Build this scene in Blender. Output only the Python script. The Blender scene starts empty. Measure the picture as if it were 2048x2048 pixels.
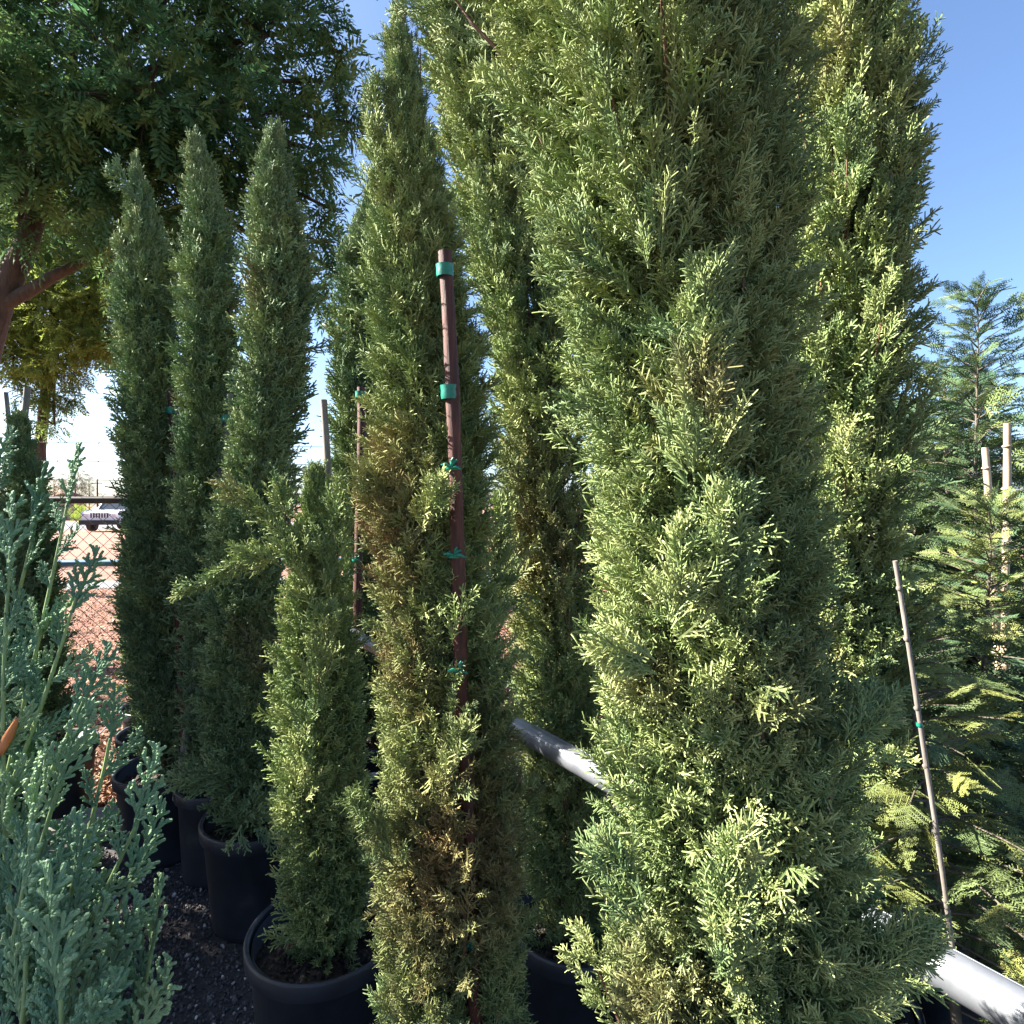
import bpy, math, random
import numpy as np
from mathutils import Vector, Matrix, Euler
R = math.radians
random.seed(7)
rng = np.random.default_rng(11)
S = bpy.context.scene
COL = S.collection

# ------------------------------------------------------------------ camera, sky, sun, exposure
F = 1200.0                       # focal length in pixels of the 2048 px photograph
CAMZ = 1.6
cd = bpy.data.cameras.new('camera')
cam = bpy.data.objects.new('camera', cd)
COL.objects.link(cam)
cam.location = (0, 0, CAMZ)
cam.rotation_euler = (R(90 - 0.67), 0, 0)
cd.sensor_width = 36
cd.sensor_fit = 'HORIZONTAL'
cd.lens = 36 * F / 2048
cd.clip_start = 0.05
cd.clip_end = 3000
S.camera = cam

SUN_AZ = -83                    # degrees from +Y, clockwise
SUN_EL = 35
world = bpy.data.worlds.new('World')
S.world = world
world.use_nodes = True
wn = world.node_tree
bg = wn.nodes['Background']
sky = wn.nodes.new('ShaderNodeTexSky')
sky.sky_type = 'NISHITA'
sky.sun_disc = False
sky.sun_elevation = R(SUN_EL)
sky.sun_rotation = R(SUN_AZ)
sky.air_density = 0.85
sky.dust_density = 1.7
sky.ozone_density = 4.5
wn.links.new(sky.outputs[0], bg.inputs[0])
bg.inputs[1].default_value = 0.051
sd = bpy.data.lights.new('sun', 'SUN')
sd.energy = 5.0
sd.angle = R(0.5)
sd.color = (1.0, 0.93, 0.82)
sun = bpy.data.objects.new('sun', sd)
COL.objects.link(sun)
sdir = Vector((math.sin(R(SUN_AZ)) * math.cos(R(SUN_EL)), math.cos(R(SUN_AZ)) * math.cos(R(SUN_EL)), math.sin(R(SUN_EL))))
sun.rotation_euler = sdir.to_track_quat('Z', 'Y').to_euler()
sun.location = (-8, -3, 9)
S.view_settings.view_transform = 'Standard'
S.view_settings.look = 'None'
S.view_settings.gamma = 1
S.view_settings.use_curve_mapping = False
S.view_settings.exposure = 2.8
S.render.engine = 'CYCLES'
S.cycles.max_bounces = 8
S.cycles.transparent_max_bounces = 8

def P(px, py, D):
    """point at depth D seen at pixel (px, py) of the photograph"""
    return Vector(((px - 1024) / F * D, D, CAMZ - (py - 1010) / F * D))

# ------------------------------------------------------------------ object helpers
def tag(o, label=None, cat=None, group=None, kind=None):
    if label: o['label'] = label
    if cat: o['category'] = cat
    if group: o['group'] = group
    if kind: o['kind'] = kind
    return o

def empty(name, loc, label, cat, group=None, rz=0):
    o = bpy.data.objects.new(name, None)
    o.empty_display_size = 0.1
    COL.objects.link(o)
    o.location = loc
    o.rotation_euler = (0, 0, rz)
    return tag(o, label, cat, group)

class MB:
    def __init__(s):
        s.v = []; s.f = []; s.sm = []
    def add(s, vs, fs, smooth=False):
        n = len(s.v)
        s.v += [tuple(v) for v in vs]
        for f in fs:
            s.f.append(tuple(i + n for i in f)); s.sm.append(smooth)
    def box(s, lo, hi, M=None):
        x0, y0, z0 = lo; x1, y1, z1 = hi
        vs = [Vector(p) for p in ((x0,y0,z0),(x1,y0,z0),(x1,y1,z0),(x0,y1,z0),(x0,y0,z1),(x1,y0,z1),(x1,y1,z1),(x0,y1,z1))]
        if M: vs = [M @ v for v in vs]
        s.add(vs, [(0,3,2,1),(4,5,6,7),(0,1,5,4),(1,2,6,5),(2,3,7,6),(3,0,4,7)])
    def tube(s, pts, rad, n=8, caps=True, smooth=True):
        pts = [Vector(p) for p in pts]
        if not hasattr(rad, '__len__'): rad = [rad] * len(pts)
        t0 = (pts[1] - pts[0]).normalized()
        a = t0.orthogonal().normalized()
        rings = []
        for i, p in enumerate(pts):
            t = (pts[min(i+1, len(pts)-1)] - pts[max(i-1, 0)]).normalized()
            a = (a - t * a.dot(t)).normalized()
            b = t.cross(a)
            rings.append([p + (a * math.cos(2*math.pi*k/n) + b * math.sin(2*math.pi*k/n)) * rad[i] for k in range(n)])
        vs = [v for r in rings for v in r]
        fs = []
        for i in range(len(pts) - 1):
            for k in range(n):
                k2 = (k + 1) % n
                fs.append((i*n+k, i*n+k2, (i+1)*n+k2, (i+1)*n+k))
        s.add(vs, fs, smooth)
        if caps:
            s.add(rings[0], [tuple(range(n))[::-1]]); s.add(rings[-1], [tuple(range(n))])
    def lathe(s, prof, c=(0,0,0), n=48):
        vs = []
        for r, z in prof:
            for k in range(n):
                a = 2*math.pi*k/n
                vs.append((c[0]+r*math.cos(a), c[1]+r*math.sin(a), c[2]+z))
        fs = []
        for i in range(len(prof)-1):
            for k in range(n):
                k2 = (k+1) % n
                fs.append((i*n+k, i*n+k2, (i+1)*n+k2, (i+1)*n+k))
        s.add(vs, fs, True)
    def mesh(s, name, mat=None):
        m = bpy.data.meshes.new(name)
        m.from_pydata(s.v, [], s.f)
        m.polygons.foreach_set('use_smooth', s.sm)
        if mat: m.materials.append(mat)
        m.update()
        return m
    def build(s, name, mat, parent=None, loc=None, kind=None):
        o = bpy.data.objects.new(name, s.mesh(name, mat))
        COL.objects.link(o)
        if parent: o.parent = parent
        if loc is not None: o.location = loc
        if kind: o['kind'] = kind
        return o

# ------------------------------------------------------------------ materials
def newmat(name):
    m = bpy.data.materials.new(name); m.use_nodes = True
    nt = m.node_tree
    return m, nt, nt.nodes['Principled BSDF'], nt.nodes['Material Output']

def ramp(nt, fac, stops):
    r = nt.nodes.new('ShaderNodeValToRGB')
    el = r.color_ramp.elements
    while len(el) < len(stops): el.new(0.5)
    for e, (p, c) in zip(el, stops):
        e.position = p; e.color = (*c, 1)
    nt.links.new(fac, r.inputs[0])
    return r.outputs[0]

def noise(nt, scale, detail=4, rough=0.6, coord='Object', vec_scale=None):
    tc = nt.nodes.new('ShaderNodeTexCoord')
    n = nt.nodes.new('ShaderNodeTexNoise')
    n.inputs['Scale'].default_value = scale
    n.inputs['Detail'].default_value = detail
    n.inputs['Roughness'].default_value = rough
    out = tc.outputs[coord]
    if vec_scale:
        mp = nt.nodes.new('ShaderNodeMapping'); mp.inputs['Scale'].default_value = vec_scale
        nt.links.new(out, mp.inputs[0]); out = mp.outputs[0]
    nt.links.new(out, n.inputs['Vector'])
    return n.outputs[0]

def mat_noise(name, stops, scale=8, rough=0.7, bump=0.0, metal=0.0, bscale=None, vec_scale=None, bdist=0.01, spec=0.5):
    m, nt, b, o = newmat(name)
    nt.links.new(ramp(nt, noise(nt, scale, 5, 0.6, vec_scale=vec_scale), stops), b.inputs['Base Color'])
    b.inputs['Roughness'].default_value = rough
    b.inputs['Metallic'].default_value = metal
    b.inputs['Specular IOR Level'].default_value = spec
    if bump:
        bp = nt.nodes.new('ShaderNodeBump'); bp.inputs['Strength'].default_value = bump
        bp.inputs['Distance'].default_value = bdist
        nt.links.new(noise(nt, bscale or scale*3, 6, 0.7, vec_scale=vec_scale), bp.inputs['Height'])
        nt.links.new(bp.outputs[0], b.inputs['Normal'])
    return m

def mat_leaf(name, cols, brown=(0.23, 0.135, 0.065), transl=0.25, rough=0.65, tipc=None, spec=0.15):
    """cols: ramp over a per-twig random value; instance attribute 'tint' blends to brown"""
    m, nt, b, out = newmat(name)
    oi = nt.nodes.new('ShaderNodeObjectInfo')
    at = nt.nodes.new('ShaderNodeAttribute'); at.attribute_type = 'INSTANCER'; at.attribute_name = 'tint'
    rv = nt.nodes.new('ShaderNodeAttribute'); rv.attribute_type = 'INSTANCER'; rv.attribute_name = 'rnd'
    c = ramp(nt, rv.outputs['Fac'], cols)
    ti = nt.nodes.new('ShaderNodeAttribute'); ti.attribute_name = 'tip'
    mx0 = nt.nodes.new('ShaderNodeMix'); mx0.data_type = 'RGBA'
    mx0.blend_type = 'MIX'
    nt.links.new(ti.outputs['Fac'], mx0.inputs[0])
    nt.links.new(c, mx0.inputs[6])
    hsv = nt.nodes.new('ShaderNodeHueSaturation')
    hsv.inputs['Value'].default_value = 1.5; hsv.inputs['Saturation'].default_value = 0.95; hsv.inputs['Hue'].default_value = 0.49
    nt.links.new(c, hsv.inputs['Color'])
    nt.links.new(hsv.outputs[0], mx0.inputs[7])
    mx = nt.nodes.new('ShaderNodeMix'); mx.data_type = 'RGBA'
    nt.links.new(at.outputs['Fac'], mx.inputs[0])
    nt.links.new(mx0.outputs[2], mx.inputs[6])
    mx.inputs[7].default_value = (*brown, 1)
    nt.links.new(mx.outputs[2], b.inputs['Base Color'])
    b.inputs['Roughness'].default_value = rough
    b.inputs['Specular IOR Level'].default_value = spec
    tr = nt.nodes.new('ShaderNodeBsdfTranslucent')
    nt.links.new(mx.outputs[2], tr.inputs[0])
    ms = nt.nodes.new('ShaderNodeMixShader'); ms.inputs[0].default_value = transl
    nt.links.new(b.outputs[0], ms.inputs[1]); nt.links.new(tr.outputs[0], ms.inputs[2])
    nt.links.new(ms.outputs[0], out.inputs[0])
    return m

M = {}
M['cyp'] = mat_leaf('cypress_foliage', [(0.0, (0.075, 0.135, 0.062)), (0.5, (0.165, 0.225, 0.080)), (1.0, (0.28, 0.32, 0.125))], transl=0.16)
M['cyp_blue'] = mat_leaf('cypress_foliage_bluish', [(0.0, (0.070, 0.135, 0.075)), (0.5, (0.140, 0.205, 0.092)), (1.0, (0.23, 0.28, 0.12))], transl=0.2)
M['jun'] = mat_leaf('juniper_foliage', [(0.0, (0.075, 0.150, 0.085)), (0.5, (0.115, 0.205, 0.110)), (1.0, (0.18, 0.275, 0.135))], transl=0.12, rough=0.6, spec=0.2)
M['red'] = mat_leaf('redwood_foliage', [(0.0, (0.035, 0.075, 0.045)), (0.6, (0.055, 0.105, 0.052)), (1.0, (0.12, 0.165, 0.055))], brown=(0.28, 0.28, 0.07), transl=0.12)
M['broad'] = mat_leaf('broadleaf_foliage', [(0.0, (0.040, 0.105, 0.045)), (0.6, (0.060, 0.140, 0.052)), (1.0, (0.12, 0.18, 0.05))], brown=(0.24, 0.29, 0.055), transl=0.45)
M['far'] = mat_leaf('far_foliage', [(0.0, (0.10, 0.11, 0.075)), (1.0, (0.17, 0.17, 0.12))], brown=(0.2, 0.13, 0.06), transl=0.25)  # greyed and paled in the colour to stand in for distance haze
M['bark'] = mat_noise('brown_bark', [(0.3, (0.035, 0.022, 0.015)), (0.7, (0.10, 0.062, 0.04))], 22, 0.9, 1.0, vec_scale=(1, 1, 0.25))
M['twig'] = mat_noise('reddish_twig_bark', [(0.3, (0.07, 0.035, 0.02)), (0.7, (0.19, 0.10, 0.06))], 30, 0.85)
M['greytwig'] = mat_noise('grey_twig_bark', [(0.3, (0.05, 0.042, 0.03)), (0.7, (0.12, 0.10, 0.075))], 30, 0.85)
M['stake'] = mat_noise('reddish_wood', [(0.3, (0.020, 0.005, 0.004)), (0.5, (0.060, 0.014, 0.009)), (0.64, (0.11, 0.03, 0.02)), (0.8, (0.20, 0.09, 0.06))], 12, 0.65, 0.9, vec_scale=(9, 9, 0.5), bdist=0.002)
M['graystake'] = mat_noise('weathered_wood', [(0.3, (0.09, 0.08, 0.07)), (0.7, (0.22, 0.195, 0.17))], 9, 0.8, 0.5, vec_scale=(6, 6, 0.35), bdist=0.002)
M['bamboo'] = mat_noise('bamboo', [(0.3, (0.25, 0.19, 0.12)), (0.7, (0.46, 0.38, 0.27))], 6, 0.6, 0.3, vec_scale=(3, 3, 1), bdist=0.002)
M['tie'] = mat_noise('green_tie_tape', [(0.3, (0.006, 0.13, 0.09)), (0.7, (0.015, 0.22, 0.16))], 60, 0.35, 0.3, bdist=0.002)
M['pot'] = mat_noise('black_plastic', [(0.35, (0.010, 0.012, 0.018)), (0.6, (0.020, 0.024, 0.034)), (0.78, (0.06, 0.058, 0.058))], 9, 0.5, 0.25, bscale=60, bdist=0.002)
M['soil'] = mat_noise('potting_soil', [(0.3, (0.012, 0.009, 0.007)), (0.7, (0.05, 0.038, 0.03))], 60, 0.95, 1.0, bdist=0.01)
M['galv'] = mat_noise('galvanised_steel', [(0.3, (0.13, 0.145, 0.17)), (0.7, (0.27, 0.285, 0.31))], 12, 0.38, 0.1, metal=0.55, vec_scale=(1, 1, 1), bdist=0.001)
M['darksteel'] = mat_noise('dark_steel', [(0.3, (0.03, 0.025, 0.025)), (0.7, (0.07, 0.055, 0.05))], 12, 0.5, metal=0.4)
M['wire'] = mat_noise('rusty_wire', [(0.3, (0.022, 0.014, 0.013)), (0.7, (0.05, 0.032, 0.028))], 12, 0.6, metal=0.3)
M['concrete'] = mat_noise('concrete', [(0.3, (0.32, 0.30, 0.27)), (0.7, (0.48, 0.46, 0.43))], 20, 0.9, 0.4, bdist=0.003)
M['asphalt'] = mat_noise('asphalt', [(0.3, (0.10, 0.10, 0.11)), (0.7, (0.14, 0.14, 0.15))], 30, 0.9, 0.3)
M['carpaint'] = mat_noise('white_car_paint', [(0.3, (0.75, 0.76, 0.78)), (0.7, (0.80, 0.81, 0.83))], 2, 0.25)
M['glass'] = mat_noise('dark_glass', [(0.3, (0.03, 0.04, 0.05)), (0.7, (0.05, 0.06, 0.07))], 2, 0.08)
M['rubber'] = mat_noise('black_rubber', [(0.3, (0.015, 0.015, 0.015)), (0.7, (0.03, 0.03, 0.03))], 10, 0.8)
M['lamp'] = mat_noise('lamp_glass', [(0.3, (0.5, 0.5, 0.5)), (0.7, (0.7, 0.7, 0.7))], 10, 0.1)
M['stucco'] = mat_noise('tan_stucco', [(0.3, (0.45, 0.30, 0.19)), (0.7, (0.52, 0.36, 0.24))], 3, 0.9)
M['rooft'] = mat_noise('brown_roof', [(0.3, (0.16, 0.10, 0.07)), (0.7, (0.24, 0.16, 0.11))], 6, 0.9)
M['tagw'] = mat_noise('white_label', [(0.3, (0.72, 0.72, 0.74)), (0.7, (0.8, 0.8, 0.82))], 5, 0.5)
M['ink'] = mat_noise('black_ink', [(0.3, (0.02, 0.02, 0.03)), (0.7, (0.03, 0.03, 0.04))], 5, 0.6)
M['stone'] = None

def mat_stone(name, stops, rough=0.85):
    m, nt, b, out = newmat(name)
    rv = nt.nodes.new('ShaderNodeAttribute'); rv.attribute_type = 'INSTANCER'; rv.attribute_name = 'rnd'
    nt.links.new(ramp(nt, rv.outputs['Fac'], stops), b.inputs['Base Color'])
    b.inputs['Roughness'].default_value = rough
    return m
M['stone'] = mat_stone('dark_gravel_stone', [(0.0, (0.03, 0.027, 0.03)), (0.55, (0.06, 0.053, 0.055)), (0.9, (0.10, 0.085, 0.085)), (0.97, (0.30, 0.28, 0.27)), (1.0, (0.5, 0.47, 0.45))])
M['chip'] = mat_stone('soil_crumb', [(0.0, (0.012, 0.009, 0.007)), (0.7, (0.045, 0.032, 0.024)), (1.0, (0.12, 0.085, 0.06))])
M['litter'] = mat_stone('fallen_leaf', [(0.0, (0.10, 0.045, 0.035)), (0.25, (0.20, 0.085, 0.045)), (0.5, (0.30, 0.17, 0.085)), (0.8, (0.36, 0.25, 0.15)), (0.9, (0.33, 0.20, 0.07)), (0.95, (0.26, 0.04, 0.045)), (1.0, (0.24, 0.035, 0.04))], 0.7)

# ------------------------------------------------------------------ instancing of twigs, leaves and stones inside ONE part (geometry nodes)
class Proto:
    """small mesh made of thin prisms and blades, with a 'tip' attribute"""
    def __init__(s): s.v = []; s.f = []; s.t = []
    def seg(s, p0, p1, r0, r1, n=3, tip=0.0, blunt=True, knots=0):
        p0 = Vector(p0); p1 = Vector(p1); d = p1 - p0; L = d.length
        if L < 1e-6: return
        t = d / L; a = t.orthogonal().normalized(); b = t.cross(a)
        ks = [(0, r0)]
        if knots:
            for k in range(1, knots + 1):
                f = k / (knots + 1); rr = r0 + (r1 - r0) * f
                ks += [(f - 0.25/(knots+1), rr * 1.05), (f, rr * 0.95)]
        ks.append((0.9 if blunt else 1.0, r1))
        base = len(s.v)
        for i, (f, r) in enumerate(ks):
            for k in range(n):
                an = 2*math.pi*k/n + i*0.3*bool(knots)
                s.v.append(p0 + d*f + (a*math.cos(an) + b*math.sin(an))*r)
                s.t.append(tip * f)
        for i in range(len(ks)-1):
            for k in range(n):
                k2 = (k+1) % n
                s.f.append((base+i*n+k, base+i*n+k2, base+(i+1)*n+k2, base+(i+1)*n+k))
        if blunt:
            s.v.append(p1); s.t.append(tip)
            q = base + (len(ks)-1)*n
            for k in range(n): s.f.append((q+k, q+(k+1) % n, len(s.v)-1))
    def blade(s, p0, d, side, L, w, tip=0.0, fold=0.0, drop=0.0):
        """pointed leaf: p0 base, d direction, side width direction"""
        p0 = Vector(p0); d = Vector(d).normalized(); side = Vector(side); side = (side - d*side.dot(d)).normalized()
        nrm = d.cross(side); b = len(s.v)
        mid = p0 + d*L*0.45 - nrm*0
        s.v += [p0, mid + side*w/2 + nrm*fold*w, p0 + d*L - nrm*drop*L, mid - side*w/2 + nrm*fold*w, mid]
        s.t += [0, tip*0.5, tip, tip*0.5, 0.2*tip]
        s.f += [(b, b+1, b+4), (b+1, b+2, b+4), (b+4, b+2, b+3), (b, b+4, b+3)]
    def make(s, name, mat):
        m = bpy.data.meshes.new(name)
        m.from_pydata([tuple(v) for v in s.v], [], s.f)
        a = m.attributes.new('tip', 'FLOAT', 'POINT'); a.data.foreach_set('value', s.t)
        m.materials.append(mat)
        return bpy.data.objects.new(name, m)

def node_group(name, protos):
    g = bpy.data.node_groups.new(name, 'GeometryNodeTree')
    g.interface.new_socket('Geometry', in_out='INPUT', socket_type='NodeSocketGeometry')
    g.interface.new_socket('Geometry', in_out='OUTPUT', socket_type='NodeSocketGeometry')
    gi = g.nodes.new('NodeGroupInput'); go = g.nodes.new('NodeGroupOutput')
    jn = g.nodes.new('GeometryNodeJoinGeometry')
    def named(nm, ty):
        n = g.nodes.new('GeometryNodeInputNamedAttribute'); n.data_type = ty; n.inputs[0].default_value = nm
        return n.outputs[0]
    rot = named('rot', 'FLOAT_VECTOR'); scl = named('scl', 'FLOAT'); var = named('var', 'INT')
    e2r = g.nodes.new('FunctionNodeEulerToRotation'); g.links.new(rot, e2r.inputs[0])
    for i, p in enumerate(protos):
        oi = g.nodes.new('GeometryNodeObjectInfo'); oi.inputs['Object'].default_value = p
        oi.inputs['As Instance'].default_value = False
        cmp = g.nodes.new('FunctionNodeCompare'); cmp.data_type = 'INT'; cmp.operation = 'EQUAL'
        ins = [x for x in cmp.inputs if x.type == 'INT']
        g.links.new(var, ins[0]); ins[1].default_value = i
        ip = g.nodes.new('GeometryNodeInstanceOnPoints')
        g.links.new(gi.outputs[0], ip.inputs['Points'])
        g.links.new(cmp.outputs[0], ip.inputs['Selection'])
        g.links.new(oi.outputs['Geometry'], ip.inputs['Instance'])
        g.links.new(e2r.outputs[0], ip.inputs['Rotation'])
        g.links.new(scl, ip.inputs['Scale'])
        g.links.new(ip.outputs[0], jn.inputs[0])
    g.links.new(jn.outputs[0], go.inputs[0])
    g['n'] = len(protos)
    return g

def frame_euler(d, up):
    """euler (xyz) arrays turning +Z onto d with +X near 'up' projected; d, up: (n,3)"""
    z = d / np.linalg.norm(d, axis=1, keepdims=True)
    x = up - z * np.sum(up * z, axis=1, keepdims=True)
    n = np.linalg.norm(x, axis=1, keepdims=True); n[n < 1e-6] = 1
    x = x / n
    y = np.cross(z, x)
    # columns x,y,z ; R = Rz Ry Rx
    ry = np.arcsin(np.clip(-x[:, 2], -1, 1))
    rx = np.arctan2(y[:, 2], z[:, 2])
    rz = np.arctan2(x[:, 1], x[:, 0])
    return np.stack([rx, ry, rz], 1)

def scatter(name, pts, rot, scl, tint, group, parent=None, kind='stuff', rnd=None, seed=0):
    n = len(pts)
    r = np.random.default_rng(seed + 5)
    me = bpy.data.meshes.new(name)
    me.vertices.add(n)
    me.vertices.foreach_set('co', np.ascontiguousarray(pts, dtype=np.float32).ravel())
    def at(nm, ty, fld, val):
        a = me.attributes.new(nm, ty, 'POINT'); a.data.foreach_set(fld, np.ascontiguousarray(val).ravel())
    at('rot', 'FLOAT_VECTOR', 'vector', rot.astype(np.float32))
    at('scl', 'FLOAT', 'value', np.asarray(scl, dtype=np.float32))
    at('tint', 'FLOAT', 'value', np.asarray(tint, dtype=np.float32))
    at('rnd', 'FLOAT', 'value', (r.random(n) if rnd is None else rnd).astype(np.float32))
    at('var', 'INT', 'value', r.integers(0, group['n'], n).astype(np.int32))
    o = bpy.data.objects.new(name, me)
    COL.objects.link(o)
    md = o.modifiers.new('pieces', 'NODES'); md.node_group = group
    if parent: o.parent = parent
    if kind: o['kind'] = kind
    return o

# --- prototypes
def cypress_sprig(seed, mat, L=0.085, r=0.0018, flat=0.55, ang=36, step=.0068, nb=12, tw=(.0075, .0125)):
    q = random.Random(seed); p = Proto()
    bend = Vector((q.uniform(-.2, .2), q.uniform(-.2, .2), 0))
    def ax(t): return Vector((bend.x*t*t*L, bend.y*t*t*L, t*L))
    for i in range(3): p.seg(ax(i/3), ax((i+1)/3), r*(1.25-.2*i), r*(1.05-.2*i), tip=.25*(i+1), blunt=(i == 2))
    n = nb
    for i in range(n):
        t = 0.08 + 0.86*i/n
        az = (math.pi if i % 2 else 0) + q.gauss(0, 1-flat)
        an = R(ang + q.uniform(-9, 9))
        d = Vector((math.cos(az)*math.sin(an), math.sin(az)*math.sin(an), math.cos(an)))
        l1 = L*(0.46 - 0.30*t)*q.uniform(.6, 1.35)
        b0 = ax(t); b1 = b0 + d*l1 + Vector((0, 0, l1*.18))
        p.seg(b0, b1, r, r*.8, tip=.9)
        if True:
            m = max(2, int(l1/step))
            for j in range(m):
                tt = (j+.7)/(m+.6)
                s = 1 if j % 2 else -1
                side = d.cross(Vector((q.gauss(0, .35), q.gauss(0, .35), 1)).normalized()).cross(d)
                side = (Vector((-math.sin(az), math.cos(az), 0))*s*.65 + Vector((0, 0, s*.6)) + Vector((q.gauss(0, .3), q.gauss(0, .3), q.gauss(0, .3)))).normalized()
                dd = (d*1.0 + side*.75).normalized()
                c0 = b0 + (b1-b0)*tt
                p.seg(c0, c0 + dd*q.uniform(*tw)*(1.15-.4*tt), r*.9, r*.75, tip=1)
    return p.make('sprig', mat)

def juniper_spray(seed, mat, L=0.13, r=0.0027):
    q = random.Random(seed); p = Proto()
    bend = q.uniform(-.12, .12)
    def ax(t): return Vector((bend*t*t*L, 0, t*L))
    for i in range(4): p.seg(ax(i/4), ax((i+1)/4), r*(1.5-.18*i), r*(1.35-.18*i), n=5, tip=.15*i, blunt=(i == 3), knots=4)
    n = 10
    for i in range(n):
        t = .05 + .88*i/n
        s = 1 if i % 2 else -1
        an = R(q.uniform(24, 36))
        d = Vector((s*math.sin(an), q.gauss(0, .22), math.cos(an))).normalized()
        l1 = L*(.40-.26*t)*q.uniform(.75, 1.2)
        b0 = ax(t); b1 = b0 + d*l1
        p.seg(b0, b1, r*1.15, r*1.0, n=5, tip=.5, knots=max(2, int(l1/.004)))
        m = max(2, int(l1/.0085))
        for j in range(m):
            tt = (j+.6)/(m+.4)
            s2 = 1 if j % 2 else -1
            lat = Vector((d.z, 0, -d.x))*s2
            dd = (d + lat*q.uniform(.38, .6) + Vector((0, q.gauss(0, .22), 0))).normalized()
            c0 = b0 + (b1-b0)*tt
            p.seg(c0, c0 + dd*q.uniform(.011, .019)*(1.15-.4*tt), r*1.05, r*.95, n=5, tip=.9, knots=2)
    return p.make('spray', mat)

def redwood_frond(seed, mat, W=.0022, SP=.0090, NL=.0165):
    q = random.Random(seed); p = Proto(); L = .22
    def twig(b0, d, l, up):
        side = d.cross(up).normalized()
        n = max(3, int(l/SP))
        for k in range(n):
            t = (k+.5)/n
            ln = NL*(1-.45*abs(t-.45))*q.uniform(.8, 1.15)
            for s in (-1, 1):
                dd = (d*.75 + side*s + up*q.uniform(-.15, .25)).normalized()
                b = len(p.v); c = b0 + d*l*t; w = d*W
                tipp = c + dd*ln
                p.v += [c-w, c+w, tipp + w*.5, tipp - w*.6]; p.t += [0, 0, .4+.5*t, .4+.5*t]
                p.f += [(b, b+1, b+2, b+3)]
        p.seg(b0, b0 + d*l, W*.75, W*.45, tip=.1, blunt=False)
    up = Vector((1, 0, 0))   # upper face of the frond looks to +X
    axis = Vector((0, 0, 1))
    twig(Vector((0, 0, .02)), axis, L, up)
    n = 12
    for i in range(n):
        t = .06 + .8*i/n; s = 1 if i % 2 else -1
        an = R(q.uniform(42, 58))
        d = Vector((q.gauss(-.08, .08), s*math.sin(an), math.cos(an))).normalized()
        twig(axis*(t*L), d, L*(.44-.33*t)*q.uniform(.75, 1.2), up)
    return p.make('frond', mat)

def pinnate_leaf(seed, mat):
    q = random.Random(seed); p = Proto(); L = .24; n = 6
    def ax(t): return Vector((-.35*t*t*L, 0, t*L*(1-.1*t)))
    p.seg(ax(0), ax(.5), .0012, .0009, blunt=False); p.seg(ax(.5), ax(1), .0009, .0005, blunt=False)
    for i in range(n):
        t = .2 + .75*i/(n-.5)
        for s in (-1, 1):
            an = R(62 - 22*t + q.uniform(-8, 8))
            d = Vector((q.uniform(-.35, .0), s*math.sin(an), math.cos(an)))
            p.blade(ax(t), d, (Vector((0, 0, 1))*s*1.0 + Vector((q.uniform(-.4, .4), 0, 0))).cross(Vector((1, 0, 0))).cross(d) if False else Vector((q.gauss(0, .25), 0, 1)), q.uniform(.06, .085)*(1-.25*abs(t-.5)), .021, tip=.6, fold=.12, drop=.12)
    p.blade(ax(1), Vector((-.5, 0, 1)), Vector((0, 1, 0)), .06, .018, tip=.6, fold=.1, drop=.1)
    return p.make('compound_leaf', mat)

def leaf_clump(seed, mat, n=26, R0=.35, l=.16):
    q = random.Random(seed); p = Proto()
    for i in range(n):
        c = Vector((q.gauss(0, 1), q.gauss(0, 1), q.gauss(0, 1))).normalized()*R0*q.random()**.4
        d = Vector((q.gauss(0, 1), q.gauss(0, 1), q.gauss(0, .6))).normalized()
        p.blade(c, d, Vector((q.gauss(0, 1), q.gauss(0, 1), q.gauss(0, 1))), l, l*.5, tip=.5)
    return p.make('clump', mat)

def pebble(seed, mat, r=.0045, leafy=False):
    q = random.Random(seed); p = Proto()
    if leafy:
        p.blade((-.02, 0, .002), (1, 0, q.uniform(-.1, .25)), (0, 1, q.uniform(-.5, .5)), .045, .016, fold=q.uniform(.05, .5), drop=q.uniform(-.3, .2))
        return p.make('fallen_leaf', mat)
    t = (1+5**.5)/2
    vs = [(-1,t,0),(1,t,0),(-1,-t,0),(1,-t,0),(0,-1,t),(0,1,t),(0,-1,-t),(0,1,-t),(t,0,-1),(t,0,1),(-t,0,-1),(-t,0,1)]
    fs = [(0,11,5),(0,5,1),(0,1,7),(0,7,10),(0,10,11),(1,5,9),(5,11,4),(11,10,2),(10,7,6),(7,1,8),(3,9,4),(3,4,2),(3,2,6),(3,6,8),(3,8,9),(4,9,5),(2,4,11),(6,2,10),(8,6,7),(9,8,1)]
    sx, sy, sz = q.uniform(.7, 1.3), q.uniform(.6, 1.1), q.uniform(.45, .9)
    for v in vs:
        k = q.uniform(.7, 1.15)*r/1.9
        p.v.append(Vector((v[0]*k*sx, v[1]*k*sy, v[2]*k*sz))); p.t.append(0)
    p.f = fs
    return p.make('stone', mat)

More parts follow.
